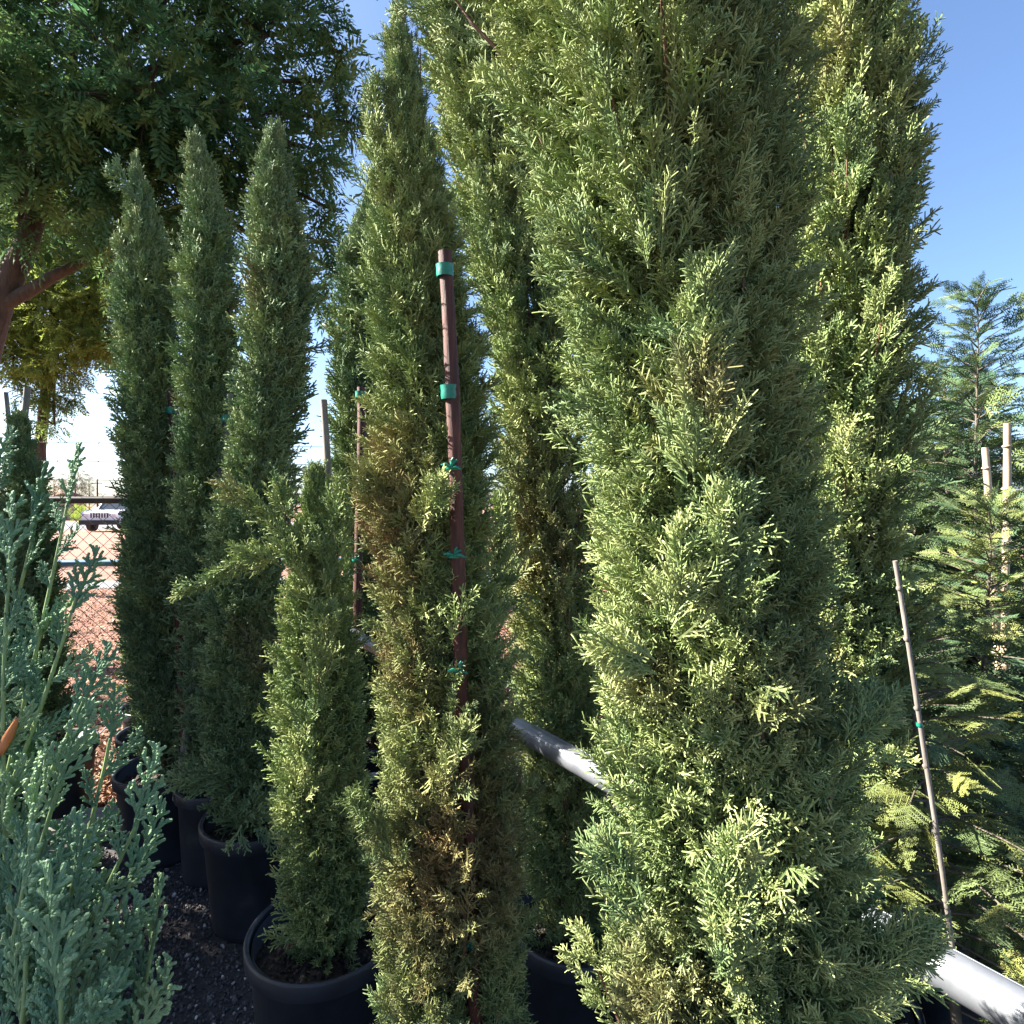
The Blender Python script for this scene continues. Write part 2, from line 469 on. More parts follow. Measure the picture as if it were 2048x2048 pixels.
G = {}
G['cyp'] = node_group('cypress_pieces', [cypress_sprig(i, M['cyp'], r=.0019, step=.0095, nb=11, tw=(.010, .019), flat=.3, ang=34) for i in range(8)])
G['cyb'] = node_group('bluish_cypress_pieces', [cypress_sprig(20+i, M['cyp_blue'], L=.10, r=.0027, step=.0115, nb=9, tw=(.012, .020), flat=.3) for i in range(6)])
G['cyn'] = node_group('near_cypress_pieces', [cypress_sprig(170+i, M['cyp'], L=.09, r=.00170, step=.0100, nb=12, tw=(.013, .027), flat=.25, ang=33) for i in range(9)])
G['jun'] = node_group('juniper_pieces', [juniper_spray(40+i, M['jun']) for i in range(5)])
G['red'] = node_group('redwood_pieces', [redwood_frond(60+i, M['red']) for i in range(5)])
G['redf'] = node_group('far_redwood_pieces', [redwood_frond(70+i, M['red'], .0042, .017, .025) for i in range(6)])
G['leaf'] = node_group('compound_leaf_pieces', [pinnate_leaf(80+i, M['broad']) for i in range(6)])
G['clump'] = node_group('far_leaf_pieces', [leaf_clump(100+i, M['far']) for i in range(4)])
M['bright'] = mat_leaf('bright_bush_foliage', [(0.0, (0.20, 0.28, 0.03)), (1.0, (0.30, 0.38, 0.05))], transl=0.4)
G['bright'] = node_group('bright_bush_pieces', [leaf_clump(108+i, M['bright']) for i in range(3)])
G['stone'] = node_group('gravel_pieces', [pebble(120+i, M['stone']) for i in range(6)])
G['chip'] = node_group('soil_pieces', [pebble(130+i, M['chip'], .0042) for i in range(5)])
G['litter'] = node_group('litter_pieces', [pebble(140+i, M['litter'], leafy=True) for i in range(6)])

# ------------------------------------------------------------------ the ground, the path, the road
def sheet(name, poly, z, mat):
    mb = MB(); mb.add([(x, y, z) for x, y in poly], [tuple(range(len(poly)))])
    o = mb.build(name, mat); o['kind'] = 'structure'; return o

# one large ground sheet, dirt beyond the fence and dark gravel in the nursery
gm, nt, b, out = newmat('dirt_ground')
c1 = ramp(nt, noise(nt, 0.9, 8, .7), [(0.3, (0.12, 0.052, 0.034)), (0.5, (0.18, 0.082, 0.052)), (0.7, (0.22, 0.120, 0.080))])
nt.links.new(c1, b.inputs['Base Color']); b.inputs['Roughness'].default_value = .95
bp = nt.nodes.new('ShaderNodeBump'); bp.inputs['Strength'].default_value = .8; bp.inputs['Distance'].default_value = .04
nt.links.new(noise(nt, 14, 8, .75), bp.inputs['Height']); nt.links.new(bp.outputs[0], b.inputs['Normal'])
sheet('ground', [(-1200, -60), (1200, -60), (1200, 1800), (-1200, 1800)], 0, gm)
grm = mat_noise('dark_gravel_ground', [(0.35, (0.022, 0.019, 0.02)), (0.6, (0.05, 0.043, 0.043)), (0.8, (0.11, 0.095, 0.09))], 130, .95, 1.0, bscale=160, bdist=.006)
sheet('gravel_yard', [(-14, -12), (14, -12), (14, 6.4), (2, 4.3), (-1.2, 3.55), (-1.9, 3.3), (-2.4, 3.0), (-14, 2.6)], .004, grm)
sheet('path', [(-30, 11.0), (-9, 11.3), (-3, 12.0), (12, 14.5), (40, 18), (40, 20.5), (12, 16.2), (-3, 13.4), (-9, 12.5), (-30, 12.3)], .006, M['asphalt'])
sheet('road', [(-260, 37), (260, 43), (260, 60), (-260, 52)], .008, M['asphalt'])

# dark gravel stones near the camera
n = 62000
gx = rng.uniform(-3.4, 1.3, n); gy = rng.uniform(1.45, 3.7, n)
keep = (gx > -1.02*gy - .1) & (gy < 3.0 + .38*(gx+2.4) + rng.normal(0, .06, n))
gx, gy = gx[keep], gy[keep]; n = len(gx)
scatter('gravel', np.stack([gx, gy, .006 + rng.random(n)*.004], 1), rng.uniform(0, 6.28, (n, 3)), rng.lognormal(0.15, .35, n), np.zeros(n), G['stone'])
tag(bpy.data.objects['gravel'], 'loose dark gravel stones covering the yard floor between the pots', 'gravel')
# fallen leaves beyond and under the fence
n = 62000
ly = 3.0 + 8.5*rng.random(n)**1.4; lx = rng.uniform(-1.0, .25, n)*(ly+.4)
keep = ly > 3.0 + .38*(lx+2.4) - .25*rng.random(n)
lx, ly = lx[keep], ly[keep]; n = len(lx)
cl = np.sin(lx*3.1+ly*2.2)+np.sin(lx*1.3-ly*3.7)
rr = np.clip(rng.random(n)*.8 + .1*cl, 0, 1)
rt = np.stack([rng.normal(0, .35, n), rng.normal(0, .35, n), rng.uniform(0, 6.28, n)], 1)
lo = scatter('leaf_litter', np.stack([lx, ly, .012 + rng.random(n)*.012], 1), rt, rng.uniform(.5, 1.25, n), np.zeros(n), G['litter'], rnd=rr)
tag(lo, 'red, orange and tan fallen leaves covering the dirt behind the fence', 'fallen leaves')

# ------------------------------------------------------------------ pots
POTG = 'black nursery pots'
def pot(x, y, r, h, label, fill=0.06, rz=0):
    t = empty('nursery_pot', (x, y, 0), label, 'plant pot', POTG, rz)
    rb = r*.80
    mb = MB()
    mb.lathe([(0.0, .004), (rb-.012, .004), (rb, .012), (rb+.004, .03), (r-.014, h-.062), (r-.012, h-.060), (r-.0125, h-.052), (r-.015, h-.050), (r-.016, h-.03), (r-.019, h-.012), (rb-.012, .05), (0, .05)])
    # shallow drainage feet / moulded ribs
    mb.build('body', M['pot'], t)
    rm = MB()
    rm.lathe([(r-.013, h-.049), (r-.001, h-.051), (r+.001, h-.047), (r+.003, h-.006), (r+.001, h-.001), (r-.005, h), (r-.011, h-.003), (r-.013, h-.012), (r-.013, h-.049)])
    rm.build('rim', M['pot'], t)
    so = MB()
    k = 40; rs = r - .026
    vs = [(0, 0, h-fill)]; fs = []
    for i in range(1, 6):
        for j in range(k):
            a = 2*math.pi*j/k
            vs.append((rs*i/5*math.cos(a), rs*i/5*math.sin(a), h-fill+random.uniform(-.006, .006)))
    for j in range(k): fs.append((0, 1+j, 1+(j+1) % k))
    for i in range(4):
        for j in range(k):
            a = 1+i*k+j; b2 = 1+i*k+(j+1) % k
            fs.append((a, a+k, b2+k, b2))
    so.add(vs, fs, True)
    so.build('soil', M['soil'], t)
    m = int(900*(r/.2)**2)
    a = rng.uniform(0, 6.28, m); q = np.sqrt(rng.random(m))*rs*.98
    sc = scatter('soil_crumbs', np.stack([q*np.cos(a), q*np.sin(a), np.full(m, h-fill)+rng.random(m)*.007], 1), rng.uniform(0, 6.28, (m, 3)), rng.lognormal(.2, .4, m), np.zeros(m), G['chip'], t)
    return t

POTS = dict(
 p5=(-.53, 1.70, .215, .40, 'large black pot nearest the camera holding the short juniper'),
 p4b=(-.98, 2.33, .215, .40, 'black pot directly behind the nearest large pot'),
 p4a=(-1.285, 2.60, .165, .40, 'narrow tall black pot, second behind the nearest large pot'),
 p3=(-1.60, 2.755, .205, .40, 'wide black pot with a deep dark side at the far left of the row'),
 p2b=(-1.86, 3.17, .205, .41, 'black pot half hidden behind the wide pot, close to the concrete block'),
 p2=(-2.10, 3.55, .195, .42, 'black pot with a pale rim farthest back by the chain link fence'),
 p1=(-2.33, 3.02, .20, .40, 'black pot filled with soil standing left of the concrete block'),
 p0=(-2.19, 2.60, .15, .40, 'small black pot behind the foreground juniper sprays'),
 pj=(-1.62, 1.87, .20, .40, 'black pot at the left photo edge beneath the foreground sprays'),
 p7=(-.10, 1.12, .20, .38, 'black pot under the staked juniper in the middle'),
 p8=(.225, .62, .18, .36, 'black pot under the big bright juniper'),
 p6=(.20, 1.78, .215, .38, 'black pot right of the middle juniper, rim seen at the bottom edge'),
 p9=(-.72, 3.12, .205, .40, 'black pot with a small white label behind the steel pipe'),
 p10=(.80, 1.50, .20, .38, 'black pot under the tall juniper on the right'),
 pr1=(1.02, 1.12, .18, .36, 'black pot at the lower right edge under the steel pipe'),
)
PO = {k: pot(*v) for k, v in POTS.items()}
# white label with printed lines on the pot behind the pipe
def pot_label():
    t = PO['p9']; x, y, r, h = POTS['p9'][:4]
    mb = MB(); n = 8; a0 = R(-88); a1 = R(-72); rr = r - .012 + .002
    vs = []
    for i in range(n+1):
        a = a0 + (a1-a0)*i/n
        for z, q in ((h-.155, rr-.010), (h-.115, rr-.006)):
            vs.append(((q)*math.cos(a), (q)*math.sin(a), z))
    mb.add(vs, [(2*i, 2*i+2, 2*i+3, 2*i+1) for i in range(n)], True)
    lb = mb.build('label', M['tagw'], t)
    ib = MB()
    for zz, s, e in ((h-.128, .15, .5), (h-.141, .15, .75)):
        vs = []
        for i in range(n+1):
            a = a0 + (a1-a0)*(s+(e-s)*i/n)
            for z in (zz-.003, zz+.003):
                q = rr - .008 + .0025
                vs.append((q*math.cos(a), q*math.sin(a), z))
        ib.add(vs, [(2*i, 2*i+2, 2*i+3, 2*i+1) for i in range(n)], True)
    ib.build('print', M['ink'], lb)
pot_label()

# ------------------------------------------------------------------ columnar junipers
def interp_axis(ctrl):
    zs = np.array([c[0] for c in ctrl]); xs = np.array([c[1] for c in ctrl]); ys = np.array([c[2] for c in ctrl]); rs = np.array([c[3] for c in ctrl])
    o = np.argsort(zs); zs, xs, ys, rs = zs[o], xs[o], ys[o], rs[o]
    return lambda z: (np.interp(z, zs, xs), np.interp(z, zs, ys), np.interp(z, zs, rs)), zs[0], zs[-1]

JG = 'columnar junipers in nursery pots'
def column(key, base, ctrl, label, grp='cyp', plumes=240, per=34, sc=1.0, plume_len=(.28, .5), seed=1, tint=None, extra=(), stake=None, stray=.1, name='juniper_tree', cat='tree', trunk_r=.014, leaders=7, seglen=.55):
    """ctrl: (px, py, D, radius_px) along the axis in photograph pixels, or (x, y, z, r) worlds if D is None"""
    cs = []
    for c in ctrl:
        p = P(c[0], c[1], c[2]); cs.append((p.z, p.x, p.y, max(c[3]/F*c[2] - .040*sc - .008, .015)))
    ax, z0, z1 = interp_axis(cs)
    q = np.random.default_rng(seed)
    t = empty(name, (base[0], base[1], 0), label, cat, JG)
    off = np.array([base[0], base[1], 0.0])
    pts = []; dirs = []; ups = []; tints = []; scs = []
    br = MB()
    def plume(zr, az, rad_f, ln, n, spread=.026, s=1.0):
        """an upright plume: leaves the stem low and rises to the outline"""
        ze = zr + ln
        x0, y0, r0 = ax(zr); x1, y1, r1 = ax(min(ze, z1)); r1 = float(r1); 
        out = np.array([math.cos(az), math.sin(az), 0])
        a = np.array([x0, y0, zr]) + out*float(r0)*.12
        e = np.array([x1, y1, ze]) + out*r1*rad_f
        midr = max(float(r0), r1)*rad_f*.78
        m = np.array([(x0+x1)/2, (y0+y1)/2, zr + ln*.42]) + out*midr
        tt = 1 - q.random(n)**1.25*.86
        T = tt[:, None]
        c = (1-T)**2*a + 2*T*(1-T)*m + T*T*e
        tan = 2*(1-T)*(m-a) + 2*T*(e-m)
        tan /= np.linalg.norm(tan, axis=1, keepdims=True)
        tf = min(1.0, max(.15, (z1-zr-ln*.5)/.55))
        w = tf*spread*sc**.5*(1.15 - tt)[:, None]*1.35 + .004
        j = q.normal(0, 1, (n, 3))
        c = c + j*w*.75
        d = tan*1.0 + tf*out*(.55*q.random((n, 1)) - .08) + j*np.array([.42*tf, .42*tf, .25]) 
        pts.append(c); dirs.append(d); ups.append(q.normal(0, 1, (n, 3)) + out*.2)
        scs.append(s*sc*(.5+.5*tf)*(.6 + .75*q.random(n))*(1.15-.4*tt))
        k = 5
        br.tube([tuple(((1-u)**2*a + 2*u*(1-u)*m + u*u*e) - off) for u in np.linspace(0, .92, k)], list(np.linspace(.0042, .0012, k)), 4, False)
    H = z1 - z0
    for i in range(plumes):
        u = (i + q.random())/plumes
        zr = z0 - .12 + (H-.10)*u
        f = (zr-z0)/H
        ln = q.uniform(*plume_len)*(1 if f < .8 else 1-.5*(f-.8)/.2)
        if zr + ln > z1 - .05*sc:
            if q.random() < .35: continue
            ln = max(.10, z1 - .05*sc*(.5+q.random()) - zr); zr = min(zr, z1 - .06*sc - ln)
        az = i*2.39996 + q.normal(0, .5)
        rad = (q.uniform(.62, 1.02) if q.random() > stray else q.uniform(1.05, 1.4))*(1+.12*math.sin(az*2+zr*5+seed)*math.sin(zr*9+az+seed*2))
        K = leaders; c0 = .6*math.sin(zr*2.3+seed); kk = round((az-c0)/(2*math.pi/K)); cz = kk*2*math.pi/K + c0
        dv = (az-cz)/(math.pi/K)          # -1..1 across one upright leader
        az = cz + (az-cz)*.62
        tooth = ((zr + (kk*.37) % 1.0*seglen)/seglen) % 1.0
        rad *= (1.06 - .20*dv*dv)*(1.04 - .26*tooth)
        if tooth > .9 and q.random() < .5: continue
        plume(max(zr, z0-.1), az, rad, ln, per)
    tx, ty, tr = ax(z1)      # thin leading shoots that make the spire
    for i in range(7):
        a0_ = z1 - q.uniform(.12, .38); x_, y_, r_ = ax(a0_); az = q.uniform(0, 6.28)
        lx_ = x_ + math.cos(az)*(float(r_)*.8+.01); ly_ = y_ + math.sin(az)*(float(r_)*.8+.01); m_ = 20; hh = q.uniform(.10, .22)
        u_ = q.random(m_)
        pts.append(np.stack([lx_ + (tx-lx_)*.25*u_ + q.normal(0, .004, m_), ly_ + q.normal(0, .004, m_), a0_ + hh*u_], 1))
        dirs.append(np.stack([q.normal(0, .35, m_)*(1.1-u_), q.normal(0, .35, m_)*(1.1-u_), np.ones(m_)], 1)); ups.append(q.normal(0, 1, (m_, 3))); scs.append(sc*(.62-.3*u_))
        br.tube([(lx_-off[0], ly_-off[1], a0_-.1), (lx_-off[0], ly_-off[1], a0_+hh*.8)], [.002, .001], 4, False)
    for (ax_, ay, aD, bx, by, bD, w, cnt) in extra:    # named plumes seen in the photograph: from base to tip
        a = np.array(P(ax_, ay, aD)); e = np.array(P(bx, by, bD))
        m = (a+e)/2 + np.array([0, -.0, .02])
        tt = q.random(cnt); T = tt[:, None]
        c = (1-T)**2*a + 2*T*(1-T)*m + T*T*e
        tan = np.repeat(((e-a)/np.linalg.norm(e-a))[None, :], cnt, 0)
        j = q.normal(0, 1, (cnt, 3))
        c = c + j*(w/F*aD)*(.12+.88*(1-tt))[:, None]*.42
        side = c - ((1-T)**2*a + 2*T*(1-T)*m + T*T*e)
        d = tan*1.0 + side*9 + j*.22
        pts.append(c); dirs.append(d); ups.append(q.normal(0, 1, (cnt, 3))); scs.append(sc*q.uniform(.7, 1.1, cnt))
        br.tube([tuple(((1-u)**2*a + 2*u*(1-u)*m + u*u*e) - off) for u in np.linspace(.45, .9, 4)], list(np.linspace(.0016, .0009, 4)), 5, False)
    pt = np.concatenate(pts); d = np.concatenate(dirs); up = np.concatenate(ups); s = np.concatenate(scs)
    if stake is not None:      # the foliage is parted where the stake stands in front of it
        (xa, ya, za), (xb, yb, zb), half, keepf = stake
        f = np.clip((pt[:, 2]-za)/(zb-za), 0, 1)
        sx = xa+(xb-xa)*f; sy = ya+(yb-ya)*f
        px = pt[:, 0]/pt[:, 1]; spx = sx/sy
        hit = (np.abs(px-spx) < half) & (pt[:, 1] < sy+.03) & (pt[:, 2] > min(za, zb)-.1) & (pt[:, 2] < max(za, zb)+.02)
        kp = ~hit | (q.random(len(pt)) < np.interp(pt[:, 2], [za, zb], keepf))
        pt, d, up, s = pt[kp], d[kp], up[kp], s[kp]
    n = len(pt)
    tn = np.clip(q.normal(.02, .06, n), 0, 1)
    patch = np.sin(pt[:, 0]*17+seed)+np.sin(pt[:, 2]*9+pt[:, 0]*6+seed*2)+np.sin(pt[:, 1]*15+pt[:, 2]*5)
    tn = np.clip(tn + np.clip(patch-1.8, 0, 1)*.35, 0, .8)
    if tint is not None: tn = np.clip(tn + tint(pt, q), 0, .85)
    rn = np.clip(q.random(n)*.6 + .2 + .13*np.sin(pt[:, 2]*13+pt[:, 0]*21+seed) , 0, 1)
    scatter('foliage', pt-off, frame_euler(d, up), s, tn, G[grp], t, rnd=rn, seed=seed)
    br.build('branches', M['twig'], t, kind='stuff')
    tk = MB(); k = 10
    zz = np.linspace(.34, z1-.12, k)
    ptsx = []
    for i, z in enumerate(zz):
        x, y, r = ax(max(z, z0))
        w = min(1, (z-.34)/(max(z0, .5)-.34+.2)) if z0 > .34 else 1
        ptsx.append((base[0]*(1-w)+float(x)*w-base[0], base[1]*(1-w)+float(y)*w-base[1], z))
    tk.tube(ptsx, list(np.linspace(trunk_r, .003, k)), 8)
    tk.build('trunk', M['twig'], t)
    return t

def brown_at(px, py, rad, amt, D):
    c = np.array(P(px, py, D))
    def f(pt, q):
        d = np.abs(pt-c)/np.array([rad/F*D, .3, rad*1.6/F*D])
        k = np.clip(1.2-np.sqrt((d**2).sum(1)), 0, 1)
        return k*amt*(.3+q.random(len(pt)))
    return f

def sumf(*fs): return lambda pt, q: sum(f(pt, q) for f in fs)

# stakes with ties
def stake(p0, p1, r, mat, label, ties=(), name='stake', nodes=False, group=None):
    p0 = Vector(p0); p1 = Vector(p1)
    t = empty(name, (p0.x, p0.y, p0.z), label, 'stake', group)
    mb = MB(); n = 22; pts = []; rad = []
    for i in range(n+1):
        f = i/n; q = (p1-p0)*f
        pts.append(q + Vector((math.sin(f*9)*r*.22 + math.sin(f*3.14)*r*.5, math.cos(f*7)*r*.2, 0))); rad.append(r*(1.05-.1*f)*(1+.05*math.sin(f*31)+random.uniform(-.04, .04)))
    mb.tube(pts, rad, 12)
    if nodes:
        for f in (.12, .3, .47, .62, .8, .93):
            q = (p1-p0)*f; dd = (p1-p0).normalized()
            mb.tube([q-dd*.004, q, q+dd*.004], [r*.98, r*1.28, r*.98], 10, False)
    mb.build('pole', mat, t)
    dd = (p1-p0).normalized()
    for f, h, bow in ties:
        c = (p1-p0)*f
        tb = MB()
        tb.tube([c-dd*h/2, c-dd*h*.2, c+dd*h*.15, c+dd*h/2], [r*1.12, r*1.2, r*1.15, r*1.22], 14, False)
        if bow:
            for s, e in (((-1, -.4, .3)), ((1, -.5, .9))) if False else (((-1.6, -1.1, .5), 0), ((1.5, -1.3, 1.9), 0), ((1.9, -1.1, -.7), 0), ((-1.2, -.6, -1.0), 0)):
                v = Vector(s)*r
                st = c + Vector((0, -r*1.15, 0))
                tb.tube([st, st + v*.5 + Vector((0, -.003, .003)), st + v], [.0022, .0035, .0018], 4)
        tb.build('tie', M['tie'], t)
    return t

ST_TOP = P(889, 505, .985); ST_BOT = P(948, 1960, 1.055)
T7 = column('t7', (-.10, 1.12), [(905, 2240, 1.12, 186), (905, 2050, 1.12, 175), (900, 1800, 1.12, 169), (890, 1500, 1.12, 164), (882, 1250, 1.12, 133), (862, 1000, 1.12, 136), (850, 700, 1.12, 111), (832, 420, 1.12, 75), (812, 200, 1.12, 38), (800, 60, 1.12, 5)],
  'slim juniper in the middle with browning patches and a reddish stake tied in front', grp='cyn', seed=3, plumes=420, per=46, sc=.56, plume_len=(.18, .36),
  tint=sumf(brown_at(800, 960, 90, .5, 1.1), brown_at(800, 1130, 80, .65, 1.1), brown_at(830, 1330, 80, .55, 1.1), brown_at(950, 1650, 190, .45, 1.1), brown_at(850, 1850, 120, .4, 1.1)),
  stake=(tuple(ST_BOT), tuple(ST_TOP), .024, (.85, .05)),
  extra=[(760, 620, 1.08, 748, 190, 1.1, 30, 110), (800, 400, 1.1, 800, 60, 1.12, 28, 120), (770, 1040, 1.05, 735, 970, 1.02, 30, 30), (850, 1060, .99, 870, 1000, .96, 26, 26), (980, 1740, 1.05, 1020, 1600, 1.1, 40, 40),
         (800, 1750, 1.0, 720, 1620, 1.0, 40, 50), (890, 1570, .98, 925, 1490, .96, 24, 34), (905, 1320, 1.0, 925, 1230, .98, 18, 16)])
stake(P(953, 2330, 1.075), ST_TOP, .0120, M['stake'], 'reddish brown wooden stake in front of the middle juniper', ties=[])
o = bpy.data.objects['stake']
def ties_at(root, p0, p1, r, specs):
    dd = (Vector(p1)-Vector(p0)).normalized(); loc = Vector(p0)
    for py, D, h, bow in specs:
        z = CAMZ-(py-1010)/F*D
        f = (z-p0[2])/(p1[2]-p0[2]); c = (Vector(p1)-Vector(p0))*f
        tb = MB()
        tb.tube([c-dd*h/2, c-dd*h*.2, c+dd*h*.15, c+dd*h/2], [r*1.14, r*1.22, r*1.17, r*1.24], 14, False)
        if bow:
            for s in ((-1.7, -.5, .35), (1.1, -.5, 1.25), (1.5, -.4, -.3), (.5, -.7, 1.5)):
                v = Vector((s[0]*random.uniform(.6, 1.1), s[1], s[2]*random.uniform(.4, 1.2)))*r; st = c + Vector((0, -r*1.15, 0))
                tb.tube([st, st + v*.5 + Vector((0, -.004, .003)), st + v], [.0022, .0030, .0016], 5)
        tb.build('tie', M['tie'], root)
ties_at(o, P(953, 2330, 1.075), ST_TOP, .0120, [(543, .985, .019, 0), (782, .985, .023, 0), (935, .985, .006, 1), (1110, 1.01, .008, 1), (1340, 1.02, .012, 1), (1890, 1.05, .015, 1)])

K8 = .775
def k8(lst): return [(a, b, c*K8, d) for a, b, c, d in lst]
T8 = column('t8', (.225, .62), k8([(1510, 2330, .8, 242), (1510, 2050, .8, 319), (1490, 1800, .8, 288), (1460, 1500, .8, 255), (1415, 1200, .8, 237), (1390, 1000, .8, 237), (1365, 700, .8, 231), (1345, 500, .8, 226), (1280, 200, .8, 302), (1225, 0, .8, 352), (1200, -300, .8, 319), (1220, -800, .8, 209), (1210, -1300, .8, 10)]),
  'largest and brightest juniper, nearest the camera, sunlit yellow green on its left side', grp='cyn', leaders=8, seglen=.34, seed=5, plumes=820, per=54, sc=.43, plume_len=(.12, .26), stray=.12,
  tint=sumf(brown_at(1500, 1350, 90, .3, .6), brown_at(1330, 1400, 60, .4, .55), brown_at(1350, 850, 50, .4, .55)),
  extra=[(a, b, c*K8, d, e, f*K8, g, h) for a, b, c, d, e, f, g, h in [(1310, 560, .66, 1330, 215, .68, 60, 200), (1400, 960, .62, 1415, 590, .64, 66, 220), (1340, 1250, .6, 1370, 1130, .6, 40, 70), (1440, 1230, .60, 1460, 1050, .60, 40, 90),
         (1445, 1960, .61, 1465, 1720, .61, 20, 60), (1320, 1350, .64, 1235, 1320, .66, 26, 40), (1290, 1850, .64, 1225, 1750, .66, 30, 50), (1230, 560, .68, 1110, 470, .70, 24, 40), (1700, 1500, .66, 1760, 1430, .7, 30, 60), (1690, 2000, .66, 1830, 1900, .68, 44, 90)]])
T6 = column('t6', (.20, 1.78), [(1150, 1960, 1.76, 84), (1140, 1700, 1.76, 105), (1120, 1400, 1.76, 105), (1095, 1000, 1.76, 110), (1072, 700, 1.76, 118), (1010, 400, 1.76, 126), (935, 120, 1.76, 113), (895, -80, 1.76, 100), (880, -400, 1.76, 63), (870, -560, 1.76, 8)],
  'dark juniper leaning left, half hidden between the staked one and the brightest one', seed=8, plumes=300, per=34, sc=.85, plume_len=(.28, .5),
  tint=sumf(brown_at(1080, 1130, 90, .55, 1.7), brown_at(1060, 950, 60, .3, 1.7)),
  extra=[(1010, 620, 1.65, 960, 380, 1.65, 50, 90), (1000, 1260, 1.6, 1000, 1030, 1.6, 60, 90)])
T10 = column('t10', (.80, 1.50), [(1665, 1900, 1.45, 130), (1665, 1500, 1.45, 140), (1670, 1100, 1.45, 150), (1680, 700, 1.45, 150), (1685, 300, 1.45, 155), (1680, 0, 1.45, 140), (1675, -350, 1.45, 95), (1670, -560, 1.45, 8)],
  'tall dark juniper on the right standing against the blue sky', seed=9, plumes=360, per=34, sc=.85, plume_len=(.26, .48), stray=.2)
T9 = column('t9', (-.72, 3.12), [(745, 1460, 3.1, 45), (735, 1200, 3.1, 52), (722, 1000, 3.1, 55), (718, 800, 3.1, 58), (725, 640, 3.1, 60), (742, 500, 3.1, 50), (755, 400, 3.1, 28), (760, 340, 3.1, 5)],
  'distant juniper with a bluish top, just left of the middle staked juniper', grp='cyb', seed=12, plumes=230, per=28, plume_len=(.3, .5), stray=.2)
TA = column('ta', (-1.60, 2.755), [(331, 1520, 2.76, 50), (320, 1300, 2.76, 62), (306, 1000, 2.76, 58), (300, 800, 2.76, 60), (300, 600, 2.76, 54), (288, 470, 2.76, 34), (280, 380, 2.76, 22), (277, 335, 2.76, 5)],
  'leftmost tall juniper of the back row, with a bent tip', grp='cyb', seed=14, plumes=250, per=28, sc=.95, plume_len=(.25, .45),
  extra=[(290, 700, 2.7, 248, 490, 2.7, 22, 60), (300, 420, 2.7, 225, 340, 2.7, 8, 16)])
TB = column('tb', (-1.285, 2.60), [(431, 1560, 2.6, 45), (420, 1300, 2.6, 60), (412, 1050, 2.6, 56), (415, 850, 2.6, 54), (425, 700, 2.6, 50), (420, 500, 2.6, 42), (410, 380, 2.6, 28), (398, 300, 2.6, 14), (394, 270, 2.6, 4)],
  'tall juniper in the middle of the back row of three, sunlit along its left side', grp='cyb', seed=16, plumes=250, per=28, sc=.95, plume_len=(.25, .45))
TC = column('tc', (-.98, 2.33), [(520, 1640, 2.33, 70), (495, 1500, 2.33, 95), (490, 1250, 2.33, 70), (515, 1000, 2.33, 55), (540, 800, 2.33, 62), (560, 640, 2.33, 66), (558, 500, 2.33, 56), (552, 380, 2.33, 36), (550, 290, 2.33, 14), (549, 245, 2.33, 4)],
  'rightmost tall juniper of the back row of three, with a sharp pointed tip', grp='cyb', seed=18, plumes=280, per=30, sc=.95, plume_len=(.25, .45),
  extra=[(470, 1560, 2.2, 370, 1560, 2.2, 40, 60), (500, 1640, 2.1, 560, 1640, 2.05, 40, 40)])
T5 = column('t5', (-.53, 1.70), [(650, 1900, 1.7, 60), (655, 1800, 1.7, 88), (648, 1600, 1.7, 96), (640, 1400, 1.7, 84), (630, 1240, 1.7, 56), (632, 1050, 1.7, 46), (632, 960, 1.7, 20), (632, 915, 1.7, 5)],
  'short juniper in the nearest large pot, with branches arching out to the left', seed=21, plumes=250, per=30, sc=.82, plume_len=(.2, .36),
  extra=[(610, 1100, 1.65, 465, 985, 1.62, 14, 46), (570, 1130, 1.6, 500, 1112, 1.58, 14, 26), (510, 1115, 1.58, 388, 1178, 1.55, 5, 26), (600, 1600, 1.55, 655, 1230, 1.55, 34, 80), (620, 1220, 1.6, 560, 990, 1.6, 44, 70), (660, 1180, 1.6, 680, 990, 1.62, 30, 50)])
T2b = column('t2b', (-1.86, 3.17), [(320, 1480, 3.17, 40), (310, 1300, 3.17, 50), (300, 1150, 3.17, 48), (300, 1000, 3.17, 30), (300, 900, 3.17, 6)],
  'low dark juniper behind the leftmost tall juniper', grp='cyb', seed=23, plumes=130, per=24)
T2 = column('t2', (-2.10, 3.55), [(314, 1440, 3.55, 34), (290, 1300, 3.55, 40), (285, 1180, 3.55, 36), (285, 1060, 3.55, 20), (285, 980, 3.55, 5)],
  'small juniper farthest back, against the chain link fence', grp='cyb', seed=24, plumes=110, per=24)
T1 = column('t1', (-2.33, 3.02), [(88, 1460, 3.02, 26), (78, 1350, 3.02, 36), (68, 1200, 3.02, 38), (60, 1050, 3.02, 34), (48, 920, 3.02, 24), (36, 820, 3.02, 6)],
  'dark slim juniper at the left photo edge in a pot of soil', grp='cyb', seed=26, plumes=150, per=26)
T0 = column('t0', (-2.19, 2.60), [(20, 1570, 2.6, 24), (15, 1400, 2.6, 32), (10, 1200, 2.6, 34), (5, 1000, 2.6, 10)],
  'juniper cut by the left photo edge behind the foreground sprays', grp='cyb', seed=27, plumes=110, per=26)

